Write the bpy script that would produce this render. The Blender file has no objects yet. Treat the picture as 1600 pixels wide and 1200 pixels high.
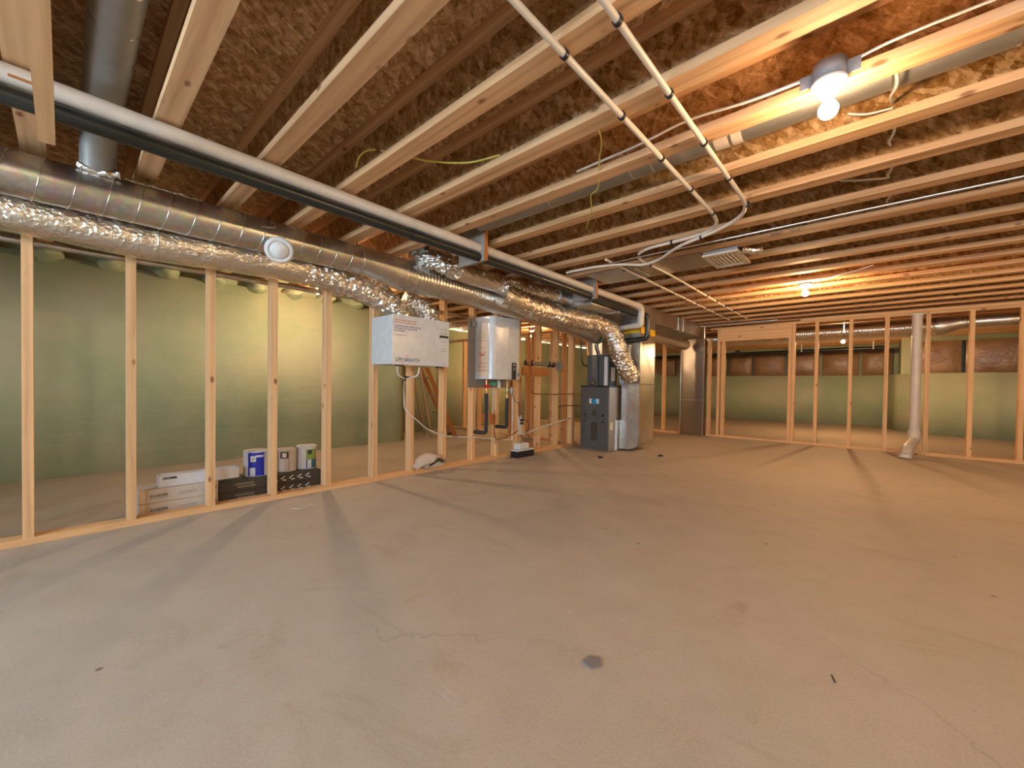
import bpy, math, random
from mathutils import Vector, Matrix, noise
random.seed(7)
S = bpy.context.scene
C = S.collection
# ------------------------------------------------------------ camera, world, exposure
F, CY = 632.8, 611.1
YAW, PIT, ROL = (math.radians(a) for a in (42.10, -0.897, 0.784))
def cam_axes():
    f = Vector((-math.sin(YAW)*math.cos(PIT), math.cos(YAW)*math.cos(PIT), math.sin(PIT)))
    r = Vector((math.cos(YAW), math.sin(YAW), 0)); u = r.cross(f)
    c, s = math.cos(ROL), math.sin(ROL)
    return c*r+s*u, -s*r+c*u, f
cr, cu_, cf = cam_axes()
cd = bpy.data.cameras.new('camera'); cam = bpy.data.objects.new('camera', cd); C.objects.link(cam)
cam.matrix_world = Matrix(((cr.x, cu_.x, -cf.x, 0), (cr.y, cu_.y, -cf.y, 0), (cr.z, cu_.z, -cf.z, .9), (0, 0, 0, 1)))
cd.sensor_width = 36; cd.lens = F/1600*36; cd.shift_y = (CY-600)/1600; cd.clip_start = .02
S.camera = cam
w = bpy.data.worlds.new('world'); S.world = w; w.use_nodes = True
w.node_tree.nodes['Background'].inputs[0].default_value = (.62, .80, 1, 1)
w.node_tree.nodes['Background'].inputs[1].default_value = 19.0
S.view_settings.view_transform = 'Standard'; S.view_settings.look = 'None'
S.view_settings.exposure = 0.87; S.view_settings.gamma = 1; S.view_settings.use_curve_mapping = False
S.cycles.use_denoising = True
S.cycles.max_bounces = 9; S.cycles.diffuse_bounces = 5; S.cycles.glossy_bounces = 4
S.cycles.sample_clamp_indirect = 6
BULB = 620.0
# two unseen windows, added behind the camera to brighten the room with cool light
def portal(loc, sx, sy):
    l = bpy.data.lights.new('window_portal', 'AREA'); l.shape = 'RECTANGLE'; l.size = sx; l.size_y = sy
    l.cycles.is_portal = True
    o = bpy.data.objects.new('window_portal', l); C.objects.link(o); o.location = loc
    o.rotation_euler = (math.radians(90), 0, 0)
ADDED_WIN = [(-2.6, -0.9), (0.4, 2.1)]; WZ = (.95, 1.85); YB = -2.6
for a, b in ADDED_WIN: portal(((a+b)/2, YB-.02, sum(WZ)/2), b-a, WZ[1]-WZ[0])

# ------------------------------------------------------------ materials
MAT = {}
class NT:
    def __init__(s, name):
        m = bpy.data.materials.new(name); m.use_nodes = True; s.m = m; s.t = m.node_tree
        s.b = s.t.nodes['Principled BSDF']
    def n(s, typ, **kw):
        x = s.t.nodes.new(typ)
        for k, v in kw.items():
            if k.startswith('i_'): x.inputs[k[2:].replace('_', ' ')].default_value = v
            else: setattr(x, k, v)
        return x
    def l(s, a, b): s.t.links.new(a, b)
    def coord(s, scale=(1, 1, 1), rnd=True, rot=(0, 0, 0)):
        tc = s.n('ShaderNodeTexCoord'); mp = s.n('ShaderNodeMapping'); mp.inputs['Scale'].default_value = scale
        mp.inputs['Rotation'].default_value = rot
        if rnd:
            oi = s.n('ShaderNodeObjectInfo'); ml = s.n('ShaderNodeMath', operation='MULTIPLY'); ml.inputs[1].default_value = 37.0
            va = s.n('ShaderNodeVectorMath', operation='ADD'); s.l(oi.outputs['Random'], ml.inputs[0])
            s.l(tc.outputs['Object'], va.inputs[0]); s.l(ml.outputs[0], va.inputs[1]); s.l(va.outputs[0], mp.inputs[0])
        else: s.l(tc.outputs['Object'], mp.inputs[0])
        return mp.outputs[0]
    def ramp(s, fac, stops, interp='LINEAR'):
        r = s.n('ShaderNodeValToRGB'); e = r.color_ramp.elements; r.color_ramp.interpolation = interp
        while len(e) < len(stops): e.new(.5)
        for i, (p, c) in enumerate(stops): e[i].position = p; e[i].color = (*c, 1) if len(c) == 3 else c
        s.l(fac, r.inputs[0]); return r.outputs[0]
    def mix(s, fac, a, b, mode='MIX'):
        x = s.n('ShaderNodeMix', data_type='RGBA', blend_type=mode)
        for v, i in ((fac, 0), (a, 6), (b, 7)):
            if isinstance(v, (int, float)): x.inputs[i].default_value = v
            elif isinstance(v, tuple): x.inputs[i].default_value = (*v, 1)
            else: s.l(v, x.inputs[i])
        return x.outputs[2]
    def bump(s, h, strength=.3, dist=.01, nrm=None):
        b = s.n('ShaderNodeBump'); b.inputs['Strength'].default_value = strength; b.inputs['Distance'].default_value = dist
        s.l(h, b.inputs['Height'])
        if nrm is not None: s.l(nrm, b.inputs['Normal'])
        s.l(b.outputs[0], s.b.inputs['Normal']); return b.outputs[0]
    def done(s, key, col=None, rough=.6, metal=0, spec=None):
        if col is not None:
            if isinstance(col, tuple): s.b.inputs['Base Color'].default_value = (*col, 1)
            else: s.l(col, s.b.inputs['Base Color'])
        if isinstance(rough, (int, float)): s.b.inputs['Roughness'].default_value = rough
        else: s.l(rough, s.b.inputs['Roughness'])
        s.b.inputs['Metallic'].default_value = metal
        if spec is not None: s.b.inputs['Specular IOR Level'].default_value = spec
        MAT[key] = s.m
def plain(key, col, rough=.5, metal=0, spec=None, bump=0, bscale=60):
    t = NT(key)
    if bump:
        v = t.coord((bscale,)*3); nz = t.n('ShaderNodeTexNoise'); t.l(v, nz.inputs[0]); t.bump(nz.outputs[0], bump, .004)
    v2 = t.coord((3, 3, 3)); n2 = t.n('ShaderNodeTexNoise', i_Detail=3.0); t.l(v2, n2.inputs[0])
    dk = tuple(c*.88 for c in col); t.done(key, t.ramp(n2.outputs[0], [(.3, dk), (.7, col)]), rough, metal, spec)
def lumber(key, axis, base=(.72, .45, .23), dark=(.56, .31, .135), knots=True):
    t = NT(key)
    lo, hi = 1.3, 26.0
    sc = [hi, hi, hi]; sc[axis] = lo
    v = t.coord(tuple(sc))
    n1 = t.n('ShaderNodeTexNoise', i_Scale=1.0, i_Detail=5.0, i_Roughness=.62, i_Distortion=.7); t.l(v, n1.inputs[0])
    wv = t.n('ShaderNodeTexWave', wave_type='RINGS', i_Scale=.28, i_Distortion=6.0, i_Detail=3.0); t.l(v, wv.inputs[0])
    wv.rings_direction = 'XYZ'[axis]
    c1 = t.ramp(n1.outputs[0], [(.28, dark), (.5, base), (.75, tuple(min(1, x*1.13) for x in base))])
    c2 = t.mix(.38, c1, t.ramp(wv.outputs[0], [(.0, dark), (.55, base), (1, tuple(min(1, x*1.1) for x in base))]))
    oi = t.n('ShaderNodeObjectInfo')
    c2 = t.mix(.55, c2, t.ramp(oi.outputs['Random'], [(0, (.83, .80, .80)), (.5, (1, 1, 1)), (1, (1, .9, .8))]), 'MULTIPLY')
    if knots:
        ks = [9, 9, 9]; ks[axis] = 4.2
        vk = t.coord(tuple(ks)); vo = t.n('ShaderNodeTexVoronoi', i_Scale=1.0); t.l(vk, vo.inputs[0])
        kk = t.ramp(vo.outputs['Distance'], [(.0, (1, 1, 1)), (.07, (.8, .8, .8)), (.13, (0, 0, 0))])
        c2 = t.mix(kk, c2, (.19, .075, .028))
    t.bump(n1.outputs[0], .12, .003)
    t.done(key, c2, .68, spec=.25)
for ax, nm in enumerate('xyz'): lumber('lumber_'+nm, ax)
lumber('lam_x', 0, (.66, .40, .205), (.44, .23, .10), True)
lumber('old_wood', 2, (.5, .36, .22), (.32, .21, .12))
def osb(key, flat, tint=1.0):
    t = NT(key); cols = []
    for i, (rz, sc) in enumerate(((.35, (13, 44, 30)), (-.5, (19, 60, 34)), (1.0, (15, 50, 30)))):
        if not flat: sc = (sc[1]*.8, 20, sc[0])
        v0 = t.coord((1, 1, 1), True, (0, 0, rz) if flat else (0, rz*.8, 0))
        m2 = t.n('ShaderNodeMapping'); m2.inputs['Scale'].default_value = sc; t.l(v0, m2.inputs[0]); v = m2.outputs[0]
        wn = t.n('ShaderNodeTexNoise', i_Scale=.7, i_Detail=2.0); t.l(v, wn.inputs[0])
        vm = t.n('ShaderNodeVectorMath', operation='MULTIPLY_ADD'); vm.inputs[1].default_value = (.9, .9, .9)
        t.l(wn.outputs['Color'], vm.inputs[0]); t.l(v, vm.inputs[2])
        vo = t.n('ShaderNodeTexVoronoi', i_Scale=1.0); t.l(vm.outputs[0], vo.inputs[0])
        sp = t.n('ShaderNodeSeparateColor'); t.l(vo.outputs['Color'], sp.inputs[0]); cols.append(sp.outputs[i])
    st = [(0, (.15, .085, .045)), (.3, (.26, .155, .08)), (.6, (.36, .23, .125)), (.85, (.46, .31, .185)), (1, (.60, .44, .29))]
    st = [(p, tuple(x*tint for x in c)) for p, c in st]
    a = t.ramp(cols[0], st); b = t.ramp(cols[1], st); c = t.ramp(cols[2], st)
    m = t.mix(.5, a, b); m = t.mix(.42, m, c)
    gr = t.n('ShaderNodeTexNoise', i_Scale=2.2, i_Detail=5.0, i_Roughness=.7, i_Distortion=.6); t.l(v, gr.inputs[0])
    m = t.mix(.8, m, t.ramp(gr.outputs[0], [(.3, (.45, .42, .40)), (.5, (.95, .93, .90)), (.72, (1.25, 1.25, 1.25))]), 'MULTIPLY')
    hc = t.n('ShaderNodeBrightContrast'); hc.inputs['Contrast'].default_value = .12; hc.inputs['Bright'].default_value = .0; t.l(m, hc.inputs[0])
    t.bump(cols[0], .25, .002)
    t.done(key, hc.outputs[0], .62, spec=.3)
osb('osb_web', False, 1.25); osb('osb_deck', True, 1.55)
# floor: trowelled concrete with stains, scuffs and hairline cracks
t = NT('concrete'); v = t.coord((1, 1, 1), False)
n1 = t.n('ShaderNodeTexNoise', i_Scale=.55, i_Detail=5.0, i_Roughness=.55); t.l(v, n1.inputs[0])
n2 = t.n('ShaderNodeTexNoise', i_Scale=5.0, i_Detail=6.0, i_Roughness=.65); t.l(v, n2.inputs[0])
n3 = t.n('ShaderNodeTexNoise', i_Scale=130.0, i_Detail=2.0); t.l(v, n3.inputs[0])
c = t.ramp(n1.outputs[0], [(.3, (.405, .34, .265)), (.55, (.465, .39, .305)), (.75, (.505, .43, .34))])
c = t.mix(.35, c, t.ramp(n2.outputs[0], [(.35, (.37, .315, .245)), (.6, (.495, .435, .35))]))
c = t.mix(.16, c, t.ramp(n3.outputs[0], [(.3, (.28, .23, .17)), (.7, (.6, .51, .40))]))
n4 = t.n('ShaderNodeTexNoise', i_Scale=1.7, i_Detail=7.0, i_Roughness=.7, i_Distortion=1.1); t.l(v, n4.inputs[0])
c = t.mix(t.ramp(n4.outputs[0], [(.61, (0, 0, 0)), (.72, (.38, .38, .38))]), c, (.33, .22, .115))
va = t.n('ShaderNodeVectorMath', operation='MULTIPLY_ADD'); va.inputs[1].default_value = (.8, .8, 0)
n5 = t.n('ShaderNodeTexNoise', i_Scale=1.5, i_Detail=6.0, i_Roughness=.6); t.l(v, n5.inputs[0]); t.l(n5.outputs['Color'], va.inputs[0]); t.l(v, va.inputs[2])
vo = t.n('ShaderNodeTexVoronoi', feature='DISTANCE_TO_EDGE', i_Scale=.36); t.l(va.outputs[0], vo.inputs[0])
n6 = t.n('ShaderNodeTexNoise', i_Scale=.9); t.l(v, n6.inputs[0])
cm = t.mix(1.0, t.ramp(vo.outputs['Distance'], [(0, (.22, .22, .22)), (.0012, (.15, .15, .15)), (.0026, (0, 0, 0))]), t.ramp(n6.outputs[0], [(.50, (0, 0, 0)), (.60, (1, 1, 1))]), 'MULTIPLY')
c = t.mix(cm, c, (.20, .14, .09))
n7 = t.n('ShaderNodeTexVoronoi', i_Scale=3.4); t.l(v, n7.inputs[0])
sp = t.ramp(n7.outputs['Distance'], [(.0, (.85, .85, .85)), (.028, (.75, .75, .75)), (.036, (0, 0, 0))])
c = t.mix(sp, c, (.16, .11, .07))
vs = t.coord((1.3, 3.2, 1), False, (0, 0, .5)); n8 = t.n('ShaderNodeTexNoise', i_Scale=1.0, i_Detail=8.0, i_Roughness=.72, i_Distortion=.8); t.l(vs, n8.inputs[0])
c = t.mix(t.ramp(n8.outputs[0], [(.56, (0, 0, 0)), (.66, (.45, .45, .45))]), c, (.37, .29, .20))
n9 = t.n('ShaderNodeTexNoise', i_Scale=2.1, i_Detail=9.0, i_Roughness=.75, i_Distortion=.4); t.l(vs, n9.inputs[0])
c = t.mix(t.ramp(n9.outputs[0], [(.63, (0, 0, 0)), (.70, (.5, .5, .5))]), c, (.56, .50, .42))
t.bump(n2.outputs[0], .08, .004)
t.done('concrete', c, t.ramp(n2.outputs[0], [(.3, (.62,)*3), (.7, (.8,)*3)]), spec=.3)
# sprayed foam
t = NT('foam'); v = t.coord((1, 1, 1), False)
n1 = t.n('ShaderNodeTexNoise', i_Scale=1.1, i_Detail=3.0); t.l(v, n1.inputs[0])
n2 = t.n('ShaderNodeTexNoise', i_Scale=9.0, i_Detail=5.0, i_Roughness=.6); t.l(v, n2.inputs[0])
vs = t.coord((1.2, 1.2, 14), False); n3 = t.n('ShaderNodeTexNoise', i_Scale=1.0, i_Detail=2.0); t.l(vs, n3.inputs[0])
c = t.ramp(n1.outputs[0], [(.3, (.36, .43, .26)), (.5, (.46, .49, .31)), (.7, (.56, .53, .36))])
c = t.mix(.15, c, t.ramp(n2.outputs[0], [(.3, (.30, .42, .24)), (.7, (.52, .60, .40))]))
b1 = t.bump(n2.outputs[0], .3, .02); t.bump(n3.outputs[0], .25, .02, b1)
t.done('foam', c, .75, spec=.25)
# foil jacket
t = NT('foil'); v = t.coord((1, 1, 1))
n1 = t.n('ShaderNodeTexNoise', i_Scale=38.0, i_Detail=4.0, i_Roughness=.6, i_Distortion=1.2); t.l(v, n1.inputs[0])
vo = t.n('ShaderNodeTexVoronoi', i_Scale=55.0); t.l(v, vo.inputs[0])
b1 = t.bump(vo.outputs['Distance'], .55, .006); t.bump(n1.outputs[0], .5, .010, b1)
t.done('foil', (.80, .76, .70), .22, 1.0)
t = NT('galvanised'); v = t.coord((1, 1, 1))
vo = t.n('ShaderNodeTexVoronoi', i_Scale=45.0); t.l(v, vo.inputs[0])
n1 = t.n('ShaderNodeTexNoise', i_Scale=4.0, i_Detail=4.0); t.l(v, n1.inputs[0])
c = t.mix(.3, t.ramp(n1.outputs[0], [(.3, (.50, .48, .45)), (.7, (.66, .64, .60))]), vo.outputs['Color'], 'SOFT_LIGHT')
bw = t.n('ShaderNodeRGBToBW'); t.l(vo.outputs['Color'], bw.inputs[0])
n2 = t.n('ShaderNodeTexNoise', i_Scale=2.2, i_Detail=1.0); t.l(v, n2.inputs[0]); t.bump(n2.outputs[0], .15, .03)
t.done('galvanised', c, t.ramp(n1.outputs[0], [(.3, (.28,)*3), (.7, (.40,)*3)]), 1.0)
t = NT('sheet_mirror'); v = t.coord((1, 1, 1)); n2 = t.n('ShaderNodeTexNoise', i_Scale=3.0, i_Detail=1.0); t.l(v, n2.inputs[0]); t.bump(n2.outputs[0], .2, .03)
t.done('sheet_mirror', (.42, .36, .30), .24, 1.0)
plain('galv_dull', (.42, .41, .38), .5, .85)
plain('aluminium', (.72, .70, .66), .25, 1.0)
plain('pvc', (.66, .60, .53), .38)
plain('pvc_grey', (.62, .55, .48), .4)
plain('pex', (.78, .68, .55), .35)
plain('abs', (.018, .022, .021), .3)
plain('black', (.015, .015, .016), .4)
plain('rubber', (.03, .028, .026), .7)
plain('white', (.72, .72, .71), .35)
plain('enamel', (.66, .675, .69), .22)
plain('enamel_side', (.62, .66, .665), .3)
plain('porcelain', (.80, .76, .70), .3)
plain('boxgrey', (.24, .24, .25), .5)
plain('furnace', (.115, .115, .112), .42, .3)
plain('furnace_side', (.36, .30, .24), .35, .5)
plain('carton', (.58, .50, .42), .7)
plain('carton_white', (.68, .67, .70), .6)
plain('carton_black', (.055, .043, .033), .45)
plain('print_black', (.03, .03, .03), .6)
plain('print_tan', (.55, .48, .38), .6)
plain('print_blue', (.02, .03, .22), .5)
plain('print_red', (.62, .18, .10), .5)
plain('label', (.74, .64, .55), .5)
plain('royal', (.01, .025, .42), .35)
plain('green_label', (.25, .35, .08), .4)
plain('teal', (.02, .14, .22), .4)
plain('badge', (.03, .30, .55), .35)
plain('yellow', (.80, .50, .02), .45)
plain('copper', (.72, .30, .13), .3, 1.0)
plain('copper_dull', (.40, .15, .07), .4, .8)
plain('brass', (.65, .48, .2), .35, 1.0)
plain('red', (.5, .04, .02), .4)
plain('greenmark', (.05, .4, .2), .4)
plain('romex', (.70, .66, .60), .5)
plain('yellow_wire', (.62, .52, .10), .45)
plain('plyboard', (.34, .29, .24), .75, bump=.2)
plain('cement', (.28, .24, .20), .85, bump=.4)
plain('orange', (.45, .17, .05), .5)
plain('rag', (.62, .50, .40), .9, bump=.5, bscale=90)
plain('chip', (.22, .20, .18), .8)
plain('register', (.68, .58, .45), .45)
plain('register_dark', (.13, .08, .05), .7)
t = NT('vapour'); v = t.coord((1, 1, 1))
n1 = t.n('ShaderNodeTexNoise', i_Scale=4.0, i_Detail=5.0); t.l(v, n1.inputs[0]); n2 = t.n('ShaderNodeTexNoise', i_Scale=9.0, i_Detail=3.0, i_Distortion=1.5); t.l(v, n2.inputs[0])
t.bump(n2.outputs[0], .5, .03)
t.done('vapour', t.ramp(n1.outputs[0], [(.3, (.29, .155, .07)), (.7, (.43, .26, .13))]), .3, spec=.6)
for nm, k, ec in (('bulb_glow', 1.2, (1, .70, .42, 1)), ('bulb_bright', 1.6, (1, .62, .30, 1)), ('bulb_brightest', 2.8, (1, .62, .30, 1)), ('bulb_soft', .52, (1, .67, .38, 1))):   # bulbs of different wattage and warmth
    t = NT(nm); t.b.inputs['Emission Color'].default_value = ec; t.b.inputs['Emission Strength'].default_value = BULB*k
    t.done(nm, (1, .95, .9), .4)
t = NT('window_glass'); t.b.inputs['Transmission Weight'].default_value = 1; t.done('window_glass', (1, 1, 1), .0)

# ------------------------------------------------------------ mesh helpers
class MB:
    def __init__(s): s.v = []; s.f = []; s.sm = []
    def add(s, vs, fs, smooth=False):
        o = len(s.v); s.v += [tuple(x) for x in vs]; s.f += [tuple(i+o for i in f) for f in fs]; s.sm += [smooth]*len(fs); return s
    def box(s, x0, x1, y0, y1, z0, z1):
        return s.add([(x0, y0, z0), (x1, y0, z0), (x1, y1, z0), (x0, y1, z0), (x0, y0, z1), (x1, y0, z1), (x1, y1, z1), (x0, y1, z1)],
              [(0, 3, 2, 1), (4, 5, 6, 7), (0, 1, 5, 4), (1, 2, 6, 5), (2, 3, 7, 6), (3, 0, 4, 7)])
    def obox(s, c, ax, ay, az, hx, hy, hz):
        c, ax, ay, az = Vector(c), Vector(ax).normalized(), Vector(ay).normalized(), Vector(az).normalized()
        vs = [c+ax*hx*i+ay*hy*j+az*hz*k for k in (-1, 1) for i, j in ((-1, -1), (1, -1), (1, 1), (-1, 1))]
        return s.add(vs, [(0, 3, 2, 1), (4, 5, 6, 7), (0, 1, 5, 4), (1, 2, 6, 5), (2, 3, 7, 6), (3, 0, 4, 7)])
    def prism(s, poly, fn):   # poly list of (a,b); fn(a,b,t) t in 0/1
        n = len(poly); vs = [fn(a, b, 0) for a, b in poly]+[fn(a, b, 1) for a, b in poly]
        return s.add(vs, [tuple(range(n))[::-1], tuple(range(n, 2*n))]+[(i, (i+1) % n, n+(i+1) % n, n+i) for i in range(n)])
    def tube(s, pts, r, n=24, caps=True, rf=None, hollow=False):
        pts = [Vector(p) for p in pts]; m = len(pts)
        T = [(pts[min(i+1, m-1)]-pts[max(i-1, 0)]).normalized() for i in range(m)]
        u = T[0].orthogonal().normalized()
        if abs(T[0].z) < .9: u = (Vector((0, 0, 1))-T[0]*T[0].z).normalized()
        vs = []
        for i in range(m):
            if i: 
                q = T[i-1].rotation_difference(T[i]); u = q @ u; u = (u-T[i]*u.dot(T[i])).normalized()
            w_ = T[i].cross(u)
            for k in range(n):
                a = 2*math.pi*k/n; d = u*math.cos(a)+w_*math.sin(a)
                rr = r[i] if isinstance(r, (list, tuple)) else r
                if rf: rr = rf(i, a, pts[i]+d*rr, rr)
                vs.append(pts[i]+d*rr)
        fs = [(i*n+k, i*n+(k+1) % n, (i+1)*n+(k+1) % n, (i+1)*n+k) for i in range(m-1) for k in range(n)]
        s.add(vs, [f[::-1] for f in fs], True)
        if caps:
            for i in (0, m-1): s.add(vs[i*n:(i+1)*n], [tuple(range(n)) if i else tuple(range(n))[::-1]])
        return s
    def cyl(s, p0, p1, r0, r1=None, n=24): return s.tube([p0, p1], [r0, r0 if r1 is None else r1], n)
    def lathe(s, prof, c, ax=(0, 0, 1), n=28):   # prof: (radius, offset along axis)
        c, ax = Vector(c), Vector(ax).normalized(); u = ax.orthogonal().normalized(); w_ = ax.cross(u); vs = []
        for r, h in prof:
            for k in range(n): a = 2*math.pi*k/n; vs.append(c+ax*h+(u*math.cos(a)+w_*math.sin(a))*max(r, 1e-4))
        return s.add(vs, [(i*n+k, i*n+(k+1) % n, (i+1)*n+(k+1) % n, (i+1)*n+k) for i in range(len(prof)-1) for k in range(n)], True)
def smooth_path(pts, per=12):
    P = [Vector(p) for p in pts]; P = [P[0]*2-P[1]]+P+[P[-1]*2-P[-2]]; out = []
    for i in range(1, len(P)-2):
        a, b, c, d = P[i-1:i+3]
        for k in range(per):
            t_ = k/per; out.append(.5*((2*b)+(c-a)*t_+(2*a-5*b+4*c-d)*t_**2+(3*b-a-3*c+d)*t_**3))
    out.append(P[-2]); return out
def resample(pts, step):
    pts = [Vector(p) for p in pts]; out = [pts[0].copy()]; acc = 0
    for a, b in zip(pts, pts[1:]):
        L = (b-a).length; d = step-acc
        while d <= L and L > 0: out.append(a.lerp(b, d/L)); d += step
        acc = L-(d-step)
    if (out[-1]-pts[-1]).length > step*.3: out.append(pts[-1])
    return out
def bend(pts, rad=.06, n=8):   # polyline with rounded corners
    P = [Vector(p) for p in pts]; out = [P[0]]
    for i in range(1, len(P)-1):
        a = (P[i-1]-P[i]); b = (P[i+1]-P[i]); d = min(rad, a.length*.49, b.length*.49)
        p0, p1 = P[i]+a.normalized()*d, P[i]+b.normalized()*d
        for k in range(n+1): t_ = k/n; out.append(p0*(1-t_)**2+P[i]*2*t_*(1-t_)+p1*t_*t_)
    out.append(P[-1]); return out
def mesh_obj(name, mb, mat, loc=(0, 0, 0), parent=None, bevel=0):
    me = bpy.data.meshes.new(name); L = Vector(loc)
    me.from_pydata([tuple(Vector(v)-L) for v in mb.v], [], mb.f)
    me.polygons.foreach_set('use_smooth', mb.sm); me.update()
    me.materials.append(MAT[mat]); o = bpy.data.objects.new(name, me); C.objects.link(o)
    if parent is not None: o.parent = parent
    else: o.location = L
    if bevel:
        b = o.modifiers.new('bevel', 'BEVEL'); b.width = bevel; b.segments = 3; b.limit_method = 'ANGLE'; b.harden_normals = False
    return o
def wpos(o):
    p = Vector((0, 0, 0))
    while o is not None: p += o.location; o = o.parent
    return p
def part(parent, name, mb, mat, label=None, bevel=0):
    o = mesh_obj(name, mb, mat, wpos(parent), parent, bevel)
    if label: o['label'] = label
    return o
def tag(o, label, cat, group=None, kind=None):
    o['label'] = label; o['category'] = cat
    if group: o['group'] = group
    if kind: o['kind'] = kind
    return o
def thing(name, label, cat, loc, group=None):
    o = bpy.data.objects.new(name, None); C.objects.link(o); o.location = loc; o.empty_display_size = .05
    return tag(o, label, cat, group)
def single(name, mb, mat, loc, label, cat, group=None, bevel=0):
    return tag(mesh_obj(name, mb, mat, loc, None, bevel), label, cat, group)
def struct(name, mb, mat, loc=(0, 0, 0), label=None):
    o = mesh_obj(name, mb, mat, loc); o['kind'] = 'structure'
    if label: o['label'] = label
    return o
def text(parent, name, s, size, loc, face, mat, shear=0, sx=1.0, th=.0006, fat=0):
    cu = bpy.data.curves.new(name, 'FONT'); cu.body = s; cu.size = size; cu.shear = shear; cu.extrude = th; cu.resolution_u = 2; cu.offset = fat
    tmp = bpy.data.objects.new('tmp', cu); C.objects.link(tmp); bpy.context.view_layer.update()
    me = bpy.data.meshes.new_from_object(tmp.evaluated_get(bpy.context.evaluated_depsgraph_get()))
    bpy.data.objects.remove(tmp); bpy.data.curves.remove(cu); me.materials.clear(); me.materials.append(MAT[mat]); me.name = name
    if face == '+X': R = Matrix(((0, 0, 1), (sx, 0, 0), (0, 1, 0)))
    elif face == '-Y': R = Matrix(((sx, 0, 0), (0, 0, -1), (0, 1, 0)))
    elif face == '-Z': R = Matrix(((sx, 0, 0), (0, -1, 0), (0, 0, -1)))
    L = Vector(loc)-wpos(parent)
    for v in me.vertices: v.co = R @ v.co + L
    o = bpy.data.objects.new(name, me); C.objects.link(o); o.parent = parent; return o
ORD = ['first', 'second', 'third', 'fourth', 'fifth', 'sixth', 'seventh', 'eighth', 'ninth', 'tenth', 'eleventh', 'twelfth', 'thirteenth', 'fourteenth', 'fifteenth', 'sixteenth']

# ------------------------------------------------------------ the room
ZJ = 2.03; JD = .27; ZC = ZJ+JD           # joist underside, joist depth, subfloor
XL, YF = -3.385, 7.98                     # room faces of the two stud walls
XR = 3.4; XJ0 = -6.7
struct('floor', MB().box(-7.2, XR+.2, YB-.3, 14.4, -.1, 0), 'concrete')
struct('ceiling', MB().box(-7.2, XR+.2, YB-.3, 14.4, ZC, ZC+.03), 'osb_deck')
def foam_wall(name, path, z0, z1, ridges=.0, seed=0, flare=.05):
    # path is a polyline in plan; the wall has real thickness behind its sprayed face
    pts = resample([Vector((x, y, 0)) for x, y in path], .06); nz = max(4, int((z1-z0)/.06)); mb = MB(); vs = []
    m = len(pts)
    for i, p in enumerate(pts):
        t_ = (pts[min(i+1, m-1)]-pts[max(i-1, 0)]).normalized(); nr = Vector((t_.y, -t_.x, 0))
        for k in range(nz+1):
            z = z0+(z1-z0)*k/nz; q = Vector((p.x, p.y, z+seed))
            d = .05*noise.noise(q*1.4)+.018*noise.noise(q*5)+ridges*math.sin((i*.06)*2*math.pi/1.22)
            if z < .14: d += flare*(1-(z/.14))**2
            vs.append(Vector((p.x, p.y, z))+nr*d)
        vs.append(Vector((p.x, p.y, z1))-nr*.15); vs.append(Vector((p.x, p.y, z0))-nr*.15)
    n = nz+3
    fs = [(i*n+k, (i+1)*n+k, (i+1)*n+(k+1) % n, i*n+(k+1) % n) for i in range(m-1) for k in range(n)]
    mb.add(vs, [f[::-1] for f in fs], True)
    return struct(name, mb, 'foam')
foam_wall('wall_left', [(-5.65, YB), (-5.65, 3.50), (-6.62, 3.56), (-6.62, 13.6)][::-1], 0, 2.0, .03)
foam_wall('wall_far', [(-6.7, 13.5), (.25, 13.5), (.42, 12.4), (.75, 11.9), (1.3, 11.8), (XR+.1, 11.6)][::-1], 0, 1.25, .03, 3)
mb = MB().box(-7.0, -6.75, 3.55, 14.2, 2.0, ZC).box(-5.95, -5.62, YB, 3.5, 1.98, ZC); struct('wall_rim_left', mb, 'foam')
for k in range(-6, 8):        # foam sprayed up around each joist end
    y = .355+.4105*k-.044; mb = MB(); vs = []; n = 18
    for i in range(n+1):
        for j in range(n):
            a, b = math.pi*i/n, 2*math.pi*j/n; q = Vector((math.sin(a)*math.cos(b), math.sin(a)*math.sin(b), math.cos(a)))
            f = 1+.18*noise.noise(q*1.7+Vector((k, 0, 0))); vs.append((-5.60+.27*q.x*f, y+.11*q.y*f, 2.01+.075*q.z*f))
    mb.add(vs, [(i*n+j, (i+1)*n+j, (i+1)*n+(j+1) % n, i*n+(j+1) % n) for i in range(n) for j in range(n)], True)
    struct('wall_foam_left', mb, 'foam', (-5.6, y, 2.0))
mb = MB().box(-7.2, XR+.2, 13.75, 14.0, 0, ZC); mb.box(.36, XR+.1, 12.25, 13.74, 1.0, ZC); struct('wall_rim_far', mb, 'foam')
mb = MB().box(XR, XR+.2, YB, 13.9, 0, ZC); struct('wall_right', mb, 'foam')
mb = MB()
xs = [-7.2]+[x for ab in ADDED_WIN for x in ab]+[XR+.2]
for i in range(0, len(xs), 2): mb.box(xs[i], xs[i+1], YB-.25, YB, 0, ZC)
for a, b in ADDED_WIN: mb.box(a, b, YB-.25, YB, 0, WZ[0]); mb.box(a, b, YB-.25, YB, WZ[1], ZC)
struct('wall_back', mb, 'foam')
for i, (a, b) in enumerate(ADDED_WIN):
    mb = MB(); c_ = (a+b)/2
    for x0, x1 in ((a, a+.05), (b-.05, b), (c_-.025, c_+.025)): mb.box(x0, x1, YB-.15, YB-.1, WZ[0], WZ[1])
    for z0, z1 in ((WZ[0], WZ[0]+.05), (WZ[1]-.05, WZ[1])): mb.box(a+.05, b-.05, YB-.15, YB-.1, z0, z1)
    struct('window_%d' % (i+1), mb, 'white')  # unseen window frames, added as a source of cool fill light
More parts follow.
